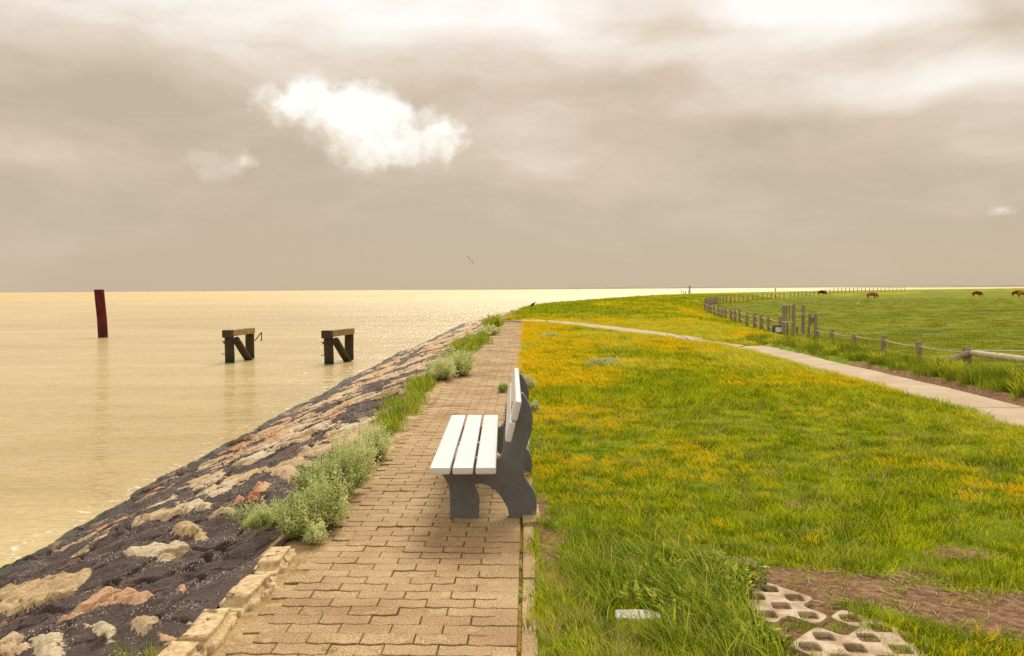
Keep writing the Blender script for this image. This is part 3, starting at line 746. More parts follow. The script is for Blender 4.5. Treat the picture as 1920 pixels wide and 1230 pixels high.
# kerb stones at the top of the slope
def stone_mesh(sx, sy, sz, seed):
    bm = bmesh.new(); bmesh.ops.create_cube(bm, size=1)
    bmesh.ops.bevel(bm, geom=bm.edges[:], offset=.17, segments=3, affect='EDGES')
    bmesh.ops.subdivide_edges(bm, edges=bm.edges[:], cuts=5, use_grid_fill=True)
    for v in bm.verts: v.co = Vector((v.co.x*sx, v.co.y*sy, v.co.z*sz))
    roughen(bm, .014, 3.2, seed); roughen(bm, .006, 13, seed+3); roughen(bm, .003, 40, seed+5)
    return bm_mesh('kerb_stone', bm)
ks = [((383, 1172), .52, 'largest kerb stone, nearest the camera, with a hollowed pale top'),
      ((464, 1100), .50, 'round ended pale kerb stone in the middle of the exposed kerb row'),
      ((513, 1040), .44, 'flat topped kerb stone with a dark tar spot, touching the silvery shrubs'),
      ((318, 1232), .46, 'kerb stone cut by the bottom edge of the photo above the path')]
for i, ((px, py), ln, lab) in enumerate(ks):
    p = at(px, py, .05)
    o = link('kerb_stone', stone_mesh(.165, ln, .24, i+1), M_kerb, smooth=True, loc=(p.x+.005, p.y, -.06)); o.rotation_euler = (0, 0, .04*(-1)**i-.03)
    tag(o, lab, 'kerb stone', 'kerb stones between tar slope and path')

# ------------------------------------------------------------------ bench
bench = thing('park_bench', 'white slatted bench with curved dark grey concrete legs on the brick path', 'bench', (0, 0, 0), 0)
def lz(zx, zy):   # profile read from the photo, leg plane
    s = 293.0; return ((760+zx/3.513-960)/s, (976-(660+zy/3.513))/s)
prof = [lz(*p) for p in [(288, 1124), (288, 1060), (288, 1000), (286, 930), (276, 880), (252, 835), (222, 792)]]
prof += [(-.425, .375), (-.40, .383), (-.25, .383), (-.12, .383)]
prof += [lz(*p) for p in [(590, 745), (602, 722), (622, 706), (638, 680), (645, 640)]]
prof += [(-.052, .52), (-.044, .570), (-.006, .578), (.02, .68), (.044, .775), (.05, .808)]
prof += [lz(*p) for p in [(768, 283), (792, 318), (815, 366), (829, 425), (829, 480), (820, 535), (802, 592), (781, 645), (768, 700), (763, 760), (772, 825), (800, 880), (832, 925), (850, 980), (854, 1040), (848, 1118)]]
prof += [lz(*p) for p in [(760, 1118), (684, 1118), (672, 1062), (652, 1005), (612, 942), (562, 898), (512, 875), (480, 869), (450, 880), (440, 905), (455, 940), (470, 990), (468, 1060), (458, 1124), (370, 1124)]]
zmin = min(p[1] for p in prof); prof = [(x, max(0.002, z-zmin*(1 if z < .05 else 0))) for x, z in prof]
# smooth only the curved spans
def smooth_prof(pr_, keep):
    out = []; N = len(pr_)
    cat = catmull(pr_, 4)
    for i in range(N):
        nx = (i+1) % N
        if i in keep or nx in keep: out.append(pr_[i])
        else: out += cat[i*4:i*4+4]
    return out
keep = {0, 6, 7, 8, 9, 10, 17, 18, 19, 20, 21, 37, 38, 39, 52, 53}
pp = smooth_prof(prof, keep)
for yc in (5.845, 7.195):
    me = curve_solid('leg', pp, [], .040, .006)
    me.transform(Matrix.Rotation(R(90), 4, 'X')); me.transform(Matrix.Translation((0, yc, 0)))
    o = link('leg', me, M_leg, bench)
def plank(c, sx, ly, sz, tilt, name='seat'):
    bm = bmesh.new(); add_box(bm, Vector((0, 0, 0)), (sx, ly, sz), None, .012)
    me = bm_mesh(name, bm); o = link(name, me, M_white, bench, loc=c); o.rotation_euler = (0, tilt, 0)
    return o
YC, LY = 6.455, 2.25
for xc in (-.439, -.303, -.166):
    o = plank((xc-.005, YC, .405), .122, LY, .045, 0, 'seat_plank'); o.rotation_euler = (0, 0, R(.5))
tl = R(14.5)
for k, zc in ((0, .6345), (1, .760)):
    xf = -.048+(zc-.5755)*.258+.019+(.004 if k else 0)
    plank((xf, YC, zc), .038, LY, .122, tl, 'back_plank')
bm = bmesh.new(); add_box(bm, Vector((0, 0, 0)), (.004, .26, .05), None, .001)
xf = -.048+(.745-.5755)*.258+.004-.003
o = link('plaque', bm_mesh('plaque', bm), M_brass, bench, loc=(xf, 5.86, .745)); o.rotation_euler = (0, tl, 0)
for yy in (5.845, 6.45, 7.195):
    bm = bmesh.new(); add_box(bm, Vector((-.300, yy, .382)), (.30, .035, .012), None, .002)
    link('crosspiece', bm_mesh('crosspiece', bm), M_white, bench)

# ------------------------------------------------------------------ lattice pavers, pale block
c0 = at(1465, 1140); va = Vector((.085, -.125)); vb = Vector((.095, .108))
ax = (va+vb).normalized(); ay = Vector((-ax.y, ax.x))
def hole(c, a=.040, b=.044):
    pts = []
    for i in range(20):
        th = 2*math.pi*i/20; ct, st = math.cos(th), math.sin(th)
        e = .45; x = math.copysign(abs(ct)**e, ct)*a; y = math.copysign(abs(st)**e, st)*b
        pts.append((c.x+ax.x*x+ay.x*y, c.y+ax.y*x+ay.y*y))
    return pts[::-1]
def slab(cells, seed, label, dz=0.0, rot=0):
    bm = bmesh.new(); NS = 24
    for i, j in cells:
        c = Vector((c0.x, c0.y))+va*i+vb*j; hp = hole(c)[::-1]
        hp = [hp[int(k*len(hp)/NS) % len(hp)] for k in range(NS)]
        corners = [c+(va+vb)*.5, c+(vb-va)*.5, c-(va+vb)*.5, c+(va-vb)*.5]
        ring = []
        for k in range(NS):
            q = k/NS*4; e = int(q); f_ = q-e; ring.append(corners[e].lerp(corners[(e+1) % 4], f_))
        hole_ = [];
        for p in ring:                       # the hole rim point in the same direction
            d_ = (p-c).normalized(); x = d_.dot(ax); y = d_.dot(ay); n_ = 9
            r_ = (abs(x/.041)**n_+abs(y/.046)**n_)**(-1/n_); hole_.append(c+d_*r_)
        V0 = [bm.verts.new((p.x, p.y, 0)) for p in ring]
        V1 = [bm.verts.new((c.x+(p.x-c.x)*1.09, c.y+(p.y-c.y)*1.09, 0)) for p in hole_]
        V2 = [bm.verts.new((p.x, p.y, -.005)) for p in hole_]; V3 = [bm.verts.new((p.x, p.y, -.06)) for p in hole_]
        for A, B in ((V0, V1), (V1, V2), (V2, V3)):
            for k in range(NS): bm.faces.new((A[k], A[(k+1) % NS], B[(k+1) % NS], B[k]))
    bmesh.ops.remove_doubles(bm, verts=bm.verts, dist=.0008)
    bm.edges.ensure_lookup_table()
    rim = [e for e in bm.edges if e.is_boundary and all(v.co.z > -.03 for v in e.verts)]
    rv = {}
    for e in rim:
        a, b = e.verts; rv.setdefault(a, []).append(b); rv.setdefault(b, []).append(a)
    for _ in range(2):
        new = {v: (v.co*.4+sum((n_.co for n_ in ns), Vector())/len(ns)*.6) for v, ns in rv.items()}
        for v, co in new.items(): v.co = co+Vector((mnoise.noise(co*30+Vector((seed, 0, 0))), mnoise.noise(co*30+Vector((0, seed, 5))), 0))*.0012
    ex = bmesh.ops.extrude_edge_only(bm, edges=rim); vs_ = [v for v in ex['geom'] if isinstance(v, bmesh.types.BMVert)]
    for v in vs_: v.co.z -= .06
    bmesh.ops.recalc_face_normals(bm, faces=bm.faces)
    o = link('lattice_paver', bm_mesh('lattice_paver', bm), M_latt, loc=(0, 0, .006+dz))
    tag(o, label, 'paver', 'concrete lattice pavers in the grass')
slab([(0, 0), (-1, 0), (0, 1), (1, 0), (0, -1), (-1, 1), (-1, -1)], 1, 'upper left lattice paver with five holes, beside the leafy tall grass', .006)
slab([(2, 1)], 4, 'small broken lattice paver piece with one hole below the mown grass edge', -.002)
slab([(3, 1), (3, 0), (2, -1), (3, -1), (4, 0), (4, 1), (4, -1), (2, -2), (3, -2), (5, 0), (3, 2), (4, 2)], 7, 'large lattice paver at the bottom right edge, cut by the photo', .0)
bm = bmesh.new(); add_box(bm, Vector((0, 0, 0)), (.20, .11, .06), Matrix.Rotation(-.1, 3, 'Z'), .008)
bmesh.ops.subdivide_edges(bm, edges=bm.edges[:], cuts=3, use_grid_fill=True); roughen(bm, .006, 14)
p = at(1197, 1152, .04)
tag(link('stone_block', bm_mesh('stone_block', bm), M_block, loc=(p.x, p.y, .012)), 'pale stone block half buried in tall grass near the camera', 'stone block')

# ------------------------------------------------------------------ piles in the water
def trestle(fx, fy, bx, by, label, hook):
    p = at(fx, fy, WZ); q = at(bx, by, WZ); d_ = Vector((q.x-p.x, q.y-p.y, 0)); dn = d_.normalized(); sn = Vector((-dn.y, dn.x, 0))
    T = thing('pile_trestle', label, 'timber piles', (p.x, p.y, WZ), 0, 'old timber trestles standing in the sea')
    pos_ = [Vector((0, 0, 0)), d_]
    for i, b in enumerate(pos_):
        bm = bmesh.new(); add_bar(bm, b+Vector((0, 0, -1.5)), b+Vector((0, 0, 1.05)), .190, 14, .185, .014, 6, i+1)
        if i == 0: add_box(bm, b+Vector((0, 0, 1.17))-dn*.16, (.36, .30, .30), Matrix.Rotation(math.atan2(-dn.x, dn.y), 3, 'Z'), .02)
        link('pile', bm_mesh('pile', bm), M_pile, T)
    a = Vector((0, 0, 0))+dn*.0; b = d_+dn*.22
    bm = bmesh.new(); c = (a+b)/2+Vector((0, 0, 1.18)); L_ = (b-a).length
    add_box(bm, c, (.32, L_, .24), Matrix.Rotation(math.atan2(-dn.x, dn.y), 3, 'Z'), .015)
    bmesh.ops.subdivide_edges(bm, edges=bm.edges[:], cuts=2, use_grid_fill=True); roughen(bm, .012, 4, 3)
    link('cap_beam', bm_mesh('cap_beam', bm), M_beam, T)
    bm = bmesh.new(); add_bar(bm, sn*-.27+dn*.02+Vector((0, 0, .92)), d_-dn*.35+sn*-.27+Vector((0, 0, -.35)), .15, 12, .15, .01, 3, 9)
    link('brace', bm_mesh('brace', bm), M_pile, T)
    def rod(name, *pts, r=.018):
        bm = bmesh.new()
        for a_, b_ in zip(pts[:-1], pts[1:]): add_bar(bm, a_, b_, r, 6)
        bmesh.ops.remove_doubles(bm, verts=bm.verts, dist=.001); link(name, bm_mesh(name, bm), M_iron, T)
    for zz in (.85, .35): rod('bolt', Vector((-.30, -.02, zz)), Vector((-.18, -.02, zz)))
    rod('bolt', sn*-.50+Vector((0, .0, .80)), sn*.24+Vector((0, 0, .80)), r=.04)
    if hook:
        e = d_+Vector((.18, .1, .75)); rod('hook', e, e+Vector((.30, 0, .36)), e+Vector((.29, 0, -.02)), r=.022)
        e = Vector((.18, -.25, .72)); rod('hook', e, e+Vector((.25, 0, .18)), e+Vector((.36, 0, .10)), r=.022)
trestle(431, 680, 469, 672, 'dark timber trestle in the water with a bent iron hook at its top', True)
trestle(617, 682.5, 655, 674.5, 'dark timber trestle in the water nearest the stone slope, without hooks', False)
p = at(191, 633, WZ)
bm = bmesh.new()
prf = [(-.25, -.12), (.13, -.18), (.26, .06), (.24, .22), (-.10, .28), (-.25, .18)]
rings = []
for z, sx in ((-2, .12), (0, .06), (1.2, 0.02), (2.2, -.06), (3.02, -.12)):
    rings.append([bm.verts.new((x+sx, y, z)) for x, y in prf])
for a, b in zip(rings[:-1], rings[1:]):
    for i in range(6): bm.faces.new((a[i], a[(i+1) % 6], b[(i+1) % 6], b[i]))
bm.faces.new(rings[-1]); bm.faces.new(rings[0][::-1])
o = link('mooring_post', bm_mesh('mooring_post', bm), M_red, loc=(p.x, p.y, WZ))
tag(o, 'tall dark red steel post leaning slightly in the water at the far left', 'mooring post')

# ------------------------------------------------------------------ fences
def gz(x, y): return float(H(np.array([x]), np.array([y]))[0])
def post_mesh(r, h, seed, lean=0):
    bm = bmesh.new(); add_bar(bm, (0, 0, -.3), (lean, 0, h), r, 9, r*.9, .008, 4, seed); return bm_mesh('post', bm)
def fence(label, posts, rails, r, h, group=None):
    """posts: (px, base py) ; rails: heights"""
    P_ = [at(x, y, -.92) for x, y in posts]; o0 = P_[0]
    T = thing('post_fence', label, 'fence', tuple(o0), 0, group)
    metas = [post_mesh(r*rnd.uniform(.85, 1.2), h*rnd.uniform(.92, 1.08), i, rnd.uniform(-.05, .05)) for i in range(5)]
    for i, p in enumerate(P_):
        z = gz(p.x, p.y); link('post', metas[i % 5], M_post, T, loc=(p.x-o0.x, p.y-o0.y, z-o0.z))
    for hh in rails:
        bm = bmesh.new()
        for a, b in zip(P_[:-1], P_[1:]):
            a2 = Vector((a.x-o0.x, a.y-o0.y, gz(a.x, a.y)-o0.z+hh)); b2 = Vector((b.x-o0.x, b.y-o0.y, gz(b.x, b.y)-o0.z+hh)); n = 4; pv = a2
            for k in range(1, n+1):
                q = a2.lerp(b2, k/n)+Vector((0, 0, -.05*math.sin(math.pi*k/n))); add_bar(bm, pv, q, r*.30, 6); pv = q
        link('rope', bm_mesh('rope', bm), M_rope, T)
    return T
fence('rope fence of weathered posts along the grass verge right of the tall gate frame', [(1809, 697), (1722, 682), (1656, 667), (1602, 658), (1559, 650), (1531, 644)], (.58, .26), .085, .68)
fence('rope fence of close grey posts curving from the small notice board to the bend', [(1464, 632), (1442, 626), (1428, 621.5), (1415, 618), (1400, 614.5), (1388, 607.5), (1379, 604.5), (1371, 602), (1360, 599), (1353, 597), (1348, 595.5), (1340, 592.5), (1333, 590), (1328, 588), (1325, 586), (1322, 584)], (.80, .40), .10, .95)
rp = catmull([(x, y) for x, y in [(1321, 581), (1325, 576.5), (1336, 573), (1350, 571), (1385, 567), (1425, 562)]], 5, closed=False)
fence('middle distance run of thin fence posts leading right from the bend', rp+[(1430+8*i, 561.4-.42*i) for i in range(6)], (.95, .5), .11, 1.15)
fence('farthest fence of tiny dark posts behind the nearest dark cow', [(1482+7.4*i, 558.4-.28*i) for i in range(30)], (1.1,), .10, 1.2)
# log barrier at the right
p0 = at(1809, 697, -.92)
T = thing('log_barrier', 'thick peeled log rail with a slanting log end by the right edge', 'barrier', tuple(p0))
bm = bmesh.new(); add_bar(bm, (0, -.18, -.3), (0, -.18, .66), .10, 10, .10, .008, 4, 3); link('post', bm_mesh('post', bm), M_post, T)
bm = bmesh.new(); e_ = at(1990, 686, -.37)-p0; add_bar(bm, (.05, -.25, .56), (e_.x, e_.y, .57), .085, 10, .095, .01, 8, 4); link('rail', bm_mesh('rail', bm), M_log, T)
bm = bmesh.new(); add_bar(bm, (-.98, -.3, .16), (.10, -.28, .60), .075, 10, .085, .01, 5, 5); link('slanting_rail', bm_mesh('slanting_rail', bm), M_post, T)
bm = bmesh.new(); add_bar(bm, (e_.x, e_.y, -.4), (e_.x, e_.y, .6), .10, 10, .10, .008, 3, 3); link('post', bm_mesh('post', bm), M_post, T)
a = Vector((p0.x+.05, p0.y-.18, -.30)); b = at(1990, 659, -.2)
bm = bmesh.new(); add_bar(bm, a, b, .013, 6)
add_bar(bm, b+Vector((0, 0, -.9)), b+Vector((0, 0, .1)), .03, 6)
tag(link('fence_tape', bm_mesh('fence_tape', bm), M_tape), 'thin white electric fence tape stretched behind the log rail', 'fence tape')

# gate frame
g0 = at(1487, 640, -.92); s_ = g0.y/F
T = thing('gate_frame', 'tall weathered wooden gate frame with slats standing above the roadside verge', 'gate', tuple(g0))
def gx(px): return (px-1487)*s_
def gzz(py): return (640-py)*s_
def gpost(px, py0, py1, wpx, dy=0, name='post', m=M_post):
    bm = bmesh.new(); x = gx(px); w_ = wpx*s_
    add_box(bm, Vector((x, dy, (gzz(py1)+gzz(py0))/2)), (w_, w_, gzz(py0)-gzz(py1)), None, .008)
    bmesh.ops.subdivide_edges(bm, edges=bm.edges[:], cuts=2, use_grid_fill=True); roughen(bm, .010, 3, px)
    link(name, bm_mesh(name, bm), m, T)
gpost(1469, 572, 650, 5.2, .0); gpost(1487.5, 570, 650, 5.5, 0); gpost(1507, 572, 655, 5.2, .1)
gpost(1521, 588, 612, 5, .2, 'post'); gpost(1519, 612, 655, 3.4, .2); gpost(1529, 588, 660, 4.5, .0)
gpost(1482, 600, 650, 3.5, .5, 'post'); gpost(1501, 613, 650, 3.2, .5, 'post')
gpost(1474.5, 572.5, 604, 2.6, .0, 'slat'); gpost(1479.5, 572.5, 604, 2.6, .0, 'slat')
def gbar(p0_, p1_, py, hp, m=M_log, dy=-.06):
    bm = bmesh.new(); add_box(bm, Vector(((gx(p0_)+gx(p1_))/2, dy, gzz(py))), ((p1_-p0_)*s_, .08, hp*s_), None, .006)
    link('crossbar', bm_mesh('crossbar', bm), m, T)
gbar(1466, 1485, 571.5, 3.4); gbar(1466, 1485, 603.5, 3.0); gbar(1490, 1505, 589, 2.4); gbar(1523, 1527, 601, 10, M_post, .1)
# notice board
p = at(1458, 640, -.92); s2_ = p.y/F
T = thing('notice_board', 'low dark notice board with a white sheet beside the gate frame', 'notice board', tuple(p))
bm = bmesh.new(); add_box(bm, Vector((0, 0, (640-619)*s2_)), (21*s2_, .05, 18*s2_), None, .006); link('board', bm_mesh('board', bm), M_board, T)
bm = bmesh.new(); add_box(bm, Vector((1.5*s2_, -.033, (640-618)*s2_)), (12*s2_, .012, 9*s2_), None, .001)
link('sheet', bm_mesh('sheet', bm), M_paper, T)
bm = bmesh.new(); add_box(bm, Vector((-.15, .05, .1)), (.06, .06, .6)); add_box(bm, Vector((.15, .05, .1)), (.06, .06, .6)); link('post', bm_mesh('post', bm), M_post, T)

# ------------------------------------------------------------------ cattle
def skin(name, verts, edges, radii, m, parent=None, loc=None, sub=1):
    me = bpy.data.meshes.new(name); me.from_pydata(verts, edges, [])
    o = bpy.data.objects.new(name, me); COL.objects.link(o)
    o.modifiers.new('s', 'SKIN'); o.modifiers.new('u', 'SUBSURF').levels = sub; o.modifiers['u'].render_levels = sub
    for i, r in enumerate(radii): me.skin_vertices[0].data[i].radius = (r if isinstance(r, tuple) else (r, r))
    me.skin_vertices[0].data[0].use_root = True
    bpy.context.view_layer.update()
    dg = bpy.context.evaluated_depsgraph_get(); me2 = bpy.data.meshes.new_from_object(o.evaluated_get(dg))
    bpy.data.objects.remove(o); me2.name = name
    return link(name, me2, m, parent, smooth=True, loc=loc)
def cow(px, py, label, m, rz, head_low=True, scale=1.0, horns=False):
    p = at(px, py, -.95)
    T = thing('cow', label, 'cow', (p.x, p.y, gz(p.x, p.y)), rz, 'cattle grazing on the pasture'); T.scale = (scale,)*3
    hx = 1.45 if head_low else 1.5; hz = .28 if head_low else 1.15
    v = [(-.80, 0, 1.02), (-.35, 0, 1.0), (.15, 0, .98), (.62, 0, 1.05), (.95, 0, .95 if head_low else 1.15), (1.2, 0, .62 if head_low else 1.25), (hx, 0, hz),
         (-.72, .20, .65), (-.78, .22, .38), (-.72, .22, .02), (-.60, -.20, .65), (-.66, -.22, .38), (-.60, -.22, .02),
         (.62, .20, .60), (.62, .20, .30), (.62, .20, .02), (.75, -.20, .60), (.75, -.20, .30), (.75, -.20, .02), (-.98, 0, .85), (-1.0, 0, .4)]
    e = [(0, 1), (1, 2), (2, 3), (3, 4), (4, 5), (5, 6), (0, 7), (7, 8), (8, 9), (0, 10), (10, 11), (11, 12), (3, 13), (13, 14), (14, 15), (3, 16), (16, 17), (17, 18), (0, 19), (19, 20)]
    r = [.42, .47, .49, .46, .32, .22, .13, .15, .09, .06, .15, .09, .06, .13, .08, .06, .13, .08, .06, .05, .04]
    skin('body', v, e, r, m, T)
    if horns:
        bm = bmesh.new(); h = Vector((1.2, 0, .75 if head_low else 1.4))
        for s in (-1, 1):
            add_bar(bm, h, h+Vector((0, .30*s, .05)), .04, 6, .03); add_bar(bm, h+Vector((0, .30*s, .05)), h+Vector((.05, .42*s, .25)), .03, 6, .01)
        link('horns', bm_mesh('horns', bm), M_horn, T)
cow(1540, 556.5, 'dark brown cow grazing in front of the farthest fence', M_cow_d, R(-25), True, .92)
cow(1634, 559.5, 'ginger long haired cow with pale horns in the middle of the pasture', M_cow_g, R(-8), True, 1.0, True)
cow(1831, 556.3, 'reddish brown cow grazing alone far right near the sea', M_cow_r, R(-12), True, .95)
cow(1905, 555.5, 'brown cow standing partly behind another at the right edge', M_cow_r, R(-20), False, .95)
cow(1917, 557.8, 'orange brown cow cut by the right edge of the photo', M_cow_g, R(-10), True, .98)

# ------------------------------------------------------------------ birds
def bird(px, py, dist, label, m, s, pose, rz=0):
    d_ = ray(px, py); k = dist/d_.y; p = Vector((d_.x*k, d_.y*k, CH+d_.z*k))
    if pose != 'fly': p.z = max(gz(p.x, p.y), p.z-.0)
    T = thing('bird', label, 'bird', tuple(p), rz)
    if pose == 'fly':
        skin('body', [(-.18, 0, 0), (0, 0, .01), (.16, 0, .02), (.26, 0, .02)], [(0, 1), (1, 2), (2, 3)], [.02, .055, .04, .012], m, T)
        bm = bmesh.new()
        for sg in (-1, 1):
            pts = [(0.06, 0), (.10, .28), (.02, .62), (-.06, .60), (-.04, .28), (-.08, 0)]
            zz = [0, .14, .02, .02, .14, 0]
            up_ = [bm.verts.new((a_, b_*sg, z_*1.0)) for (a_, b_), z_ in zip(pts, zz)]; dn_ = [bm.verts.new((a_, b_*sg, z_-.012)) for (a_, b_), z_ in zip(pts, zz)]
            for idx in ((0, 1, 4, 5), (1, 2, 3, 4)):
                bm.faces.new([up_[i] for i in idx]); bm.faces.new([dn_[i] for i in idx[::-1]])
            for i in range(6): bm.faces.new((up_[i], dn_[i], dn_[(i+1) % 6], up_[(i+1) % 6]))
        link('wings', bm_mesh('wings', bm), M_grey, T)
    else:
        skin('body', [(-.26, 0, .10), (-.10, 0, .20), (.05, 0, .28), (.14, 0, .38), (.26, 0, .39), (-.01, .03, .12), (-.01, .03, 0), (-.03, -.03, .12), (-.03, -.03, 0)],
             [(0, 1), (1, 2), (2, 3), (3, 4), (2, 5), (5, 6), (2, 7), (7, 8)], [.02, .07, .08, .05, .012, .018, .010, .018, .010], m, T)
    T.scale = (s,)*3
    return T
b = bird(881, 487.5, 70, 'gull in flight above the sea, alone in the grey sky', M_gull, .62, 'fly', R(20)); b.rotation_euler = (R(52), R(-20), R(70))
b = bird(999, 577, 67, 'black crow standing on the end of the stone slope', M_black, 1.0, 'stand', R(20))
b.location.z = float(max(b.location.z, .02))
b = bird(1609, 581, 118, 'small white bird standing on the open pasture', M_gull, 1.1, 'stand', R(0)); b.location.z = gz(b.location.x, b.location.y)
for px, lab in ((1193, 'tiny grey bird on the grassy shore edge, left of a pair'), (1197.5, 'tiny grey bird on the grassy shore edge, right of a pair')):
    b = bird(px, 553.5, 150, lab, M_grey, .8, 'stand', R(10)); b.location.z = gz(b.location.x, b.location.y)

# ------------------------------------------------------------------ far posts in the sea
def fpost(px, py0, py1, wpx, Yd, label, m, name='sea_post', lean=0, cat='post', group=None):
    d_ = ray(px, py1); k = Yd/d_.y; s = Yd/F; x = d_.x*k; z1 = CH+d_.z*k
    h = (py1-py0)*s; zb = min(z1, WZ)
    bm = bmesh.new(); add_bar(bm, (0, 0, WZ-1-zb), (lean, 0, z1-zb+h), wpx*s/2, 8, wpx*s/2*.9, .02, 3, 2)
    tag(link(name, bm_mesh(name, bm), m, loc=(x, Yd, zb)), label, cat, group)
GRP = 'old posts off the far shore'
fpost(1294, 536, 549, 2.4, 330, 'tallest dark red post standing far out off the grassy shore', M_redp, lean=-.15, group=GRP)
fpost(1291, 543, 549, 1.1, 320, 'short dark post touching the tallest far post', M_dark, group=GRP)
fpost(1277.5, 542.5, 548.5, 1.1, 320, 'thin dark post, leftmost of the far row', M_dark, group=GRP)
fpost(1281.5, 546, 549, 1.3, 320, 'stubby dark post next to the leftmost far post', M_dark, group=GRP)
fpost(1285.5, 546, 549, 1.6, 320, 'wide stubby dark post in the middle of the far row', M_dark, group=GRP)
fpost(1454, 540, 545.5, 2.2, 420, 'small yellow buoy marker far off the pasture shore', M_yelp, 'buoy', cat='buoy')
p = at(1541, 548, -.9); 
T = thing('beacon', 'green and red beacon standing behind the dark brown cow', 'beacon', (p.x, p.y, gz(p.x, p.y)))
sc2 = p.y/F
bm = bmesh.new(); add_bar(bm, (0, 0, -.3), (.4*sc2, 0, 12*sc2), 1.9*sc2, 10, .8*sc2, .02, 3); link('mast', bm_mesh('mast', bm), M_green, T)
bm = bmesh.new(); add_bar(bm, (-1.4*sc2, -.3, -.3), (-.4*sc2, -.3, 8*sc2), .9*sc2, 8, .5*sc2, .02, 3); link('panel', bm_mesh('panel', bm), M_redp, T)

# ------------------------------------------------------------------ grass: prototypes and scatter
PROTO = bpy.data.collections.new('prototypes')          # never linked to the scene
def blades(name, n, rad, h0, h1, w0, lean, curl, m, seed, seg=3, wind=(-.35, -.05), head=None):
    g = np.random.default_rng(seed)
    r = rad*np.sqrt(g.random(n)); a = g.random(n)*2*np.pi; bx, by = r*np.cos(a), r*np.sin(a)
    h = g.uniform(h0, h1, n); th = g.random(n)*2*np.pi; ln = g.random(n)*lean
    dx = np.cos(th)*ln+wind[0]*g.uniform(.4, 1.3, n); dy = np.sin(th)*ln+wind[1]; wa = g.random(n)*np.pi
    cx, cy = np.cos(wa), np.sin(wa); bl = g.random(n)
    V = []; Fc = []; tt = []; BL = []
    for i in range(n):
        b0 = len(V)
        for s in range(seg+1):
            k = s/seg; w_ = w0*(1-k*.85)*(1 if s else .8)
            if head and k >= .6: w_ = head*(1.0 if s < seg else .35)
            x = bx[i]+dx[i]*h[i]*(k**1.7)*curl; y = by[i]+dy[i]*h[i]*(k**1.7)*curl; z = h[i]*k*(1-.18*k*(ln[i]+abs(wind[0])))-.01
            if s == seg and not head: V.append((x, y, z)); tt.append(k); BL.append(bl[i])
            else:
                V.append((x-cx[i]*w_, y-cy[i]*w_, z)); V.append((x+cx[i]*w_, y+cy[i]*w_, z)); tt += [k, k]; BL += [bl[i]]*2
        for s in range(seg):
            q = b0+2*s
            if s == seg-1 and not head: Fc.append((q, q+1, q+2))
            else: Fc.append((q, q+1, q+3, q+2))
    me = mesh_np(name, np.array(V), Fc, {'tt': tt, 'bl': BL}); me.materials.append(m)
    o = bpy.data.objects.new(name, me); PROTO.objects.link(o); return o
def scatter(name, pts, scl, protos, label, cat, kidx=None, rot_amt=.3, seed=1):
    g = np.random.default_rng(seed); N = len(pts)
    me = bpy.data.meshes.new(name); me.from_pydata(pts.tolist(), [], [])
    a = me.attributes.new('scl', 'FLOAT', 'POINT'); a.data.foreach_set('value', scl.astype(np.float32))
    k = kidx if kidx is not None else g.integers(0, len(protos), N)
    a = me.attributes.new('kd', 'INT', 'POINT'); a.data.foreach_set('value', k.astype(np.int32))
    ro = np.stack([g.normal(0, .08, N), g.normal(0, .08, N), g.normal(0, rot_amt, N)], 1)
    a = me.attributes.new('ro', 'FLOAT_VECTOR', 'POINT'); a.data.foreach_set('vector', ro.astype(np.float32).ravel())
    o = bpy.data.objects.new(name, me); COL.objects.link(o)
    ng = bpy.data.node_groups.new(name, 'GeometryNodeTree')
    ng.interface.new_socket('Geometry', in_out='INPUT', socket_type='NodeSocketGeometry'); ng.interface.new_socket('Geometry', in_out='OUTPUT', socket_type='NodeSocketGeometry')
    gi = ng.nodes.new('NodeGroupInput'); go = ng.nodes.new('NodeGroupOutput'); ip = ng.nodes.new('GeometryNodeInstanceOnPoints'); jn = ng.nodes.new('GeometryNodeJoinGeometry')
    for p in reversed(protos):
        oi = ng.nodes.new('GeometryNodeObjectInfo'); oi.inputs['Object'].default_value = p; oi.inputs['As Instance'].default_value = True
        ng.links.new(oi.outputs['Geometry'], jn.inputs[0])
    def na(nm, ty):
        n = ng.nodes.new('GeometryNodeInputNamedAttribute'); n.data_type = ty; n.inputs['Name'].default_value = nm; return n.outputs['Attribute']
    ng.links.new(gi.outputs[0], ip.inputs['Points']); ng.links.new(jn.outputs[0], ip.inputs['Instance'])
    ip.inputs['Pick Instance'].default_value = True
    ng.links.new(na('kd', 'INT'), ip.inputs['Instance Index']); ng.links.new(na('ro', 'FLOAT_VECTOR'), ip.inputs['Rotation'])
    ng.links.new(na('scl', 'FLOAT'), ip.inputs['Scale']); ng.links.new(ip.outputs[0], go.inputs[0])
    md = o.modifiers.new('scatter', 'NODES'); md.node_group = ng
    tag(o, label, cat, kind='stuff'); return o
def pts_in(x0, x1, y0, y1, dens, g, dfun=None):
    """random points with a density per m2 that may fall with distance"""
    N = int((x1-x0)*(y1-y0)*dens); X_ = g.uniform(x0, x1, N); Y_ = g.uniform(y0, y1, N)
    if dfun is not None:
        k = g.random(N) < dfun(X_, Y_); X_, Y_ = X_[k], Y_[k]
    return X_, Y_
def inview(X_, Y_, m=1.12):
    return (Y_ > 2.6) & (np.abs(X_) < Y_*.565*m+.5)
def lawn_ok(X_, Y_):
    e = xr(Y_)
    k = (X_ > e+.10) | (Y_ > 43)
    k &= ~((X_ > 5.85+.1*(vn(X_, Y_, 1.5)-.5)) & (X_ < 7.15) & (Y_ < 25.2))
    k &= sdist(X_, Y_, CREST) > .15
    cl = np.array([(p.x, p.y) for p in cw]); k &= ~(np.abs(sdist(X_, Y_, cl)) < .50)
    return k
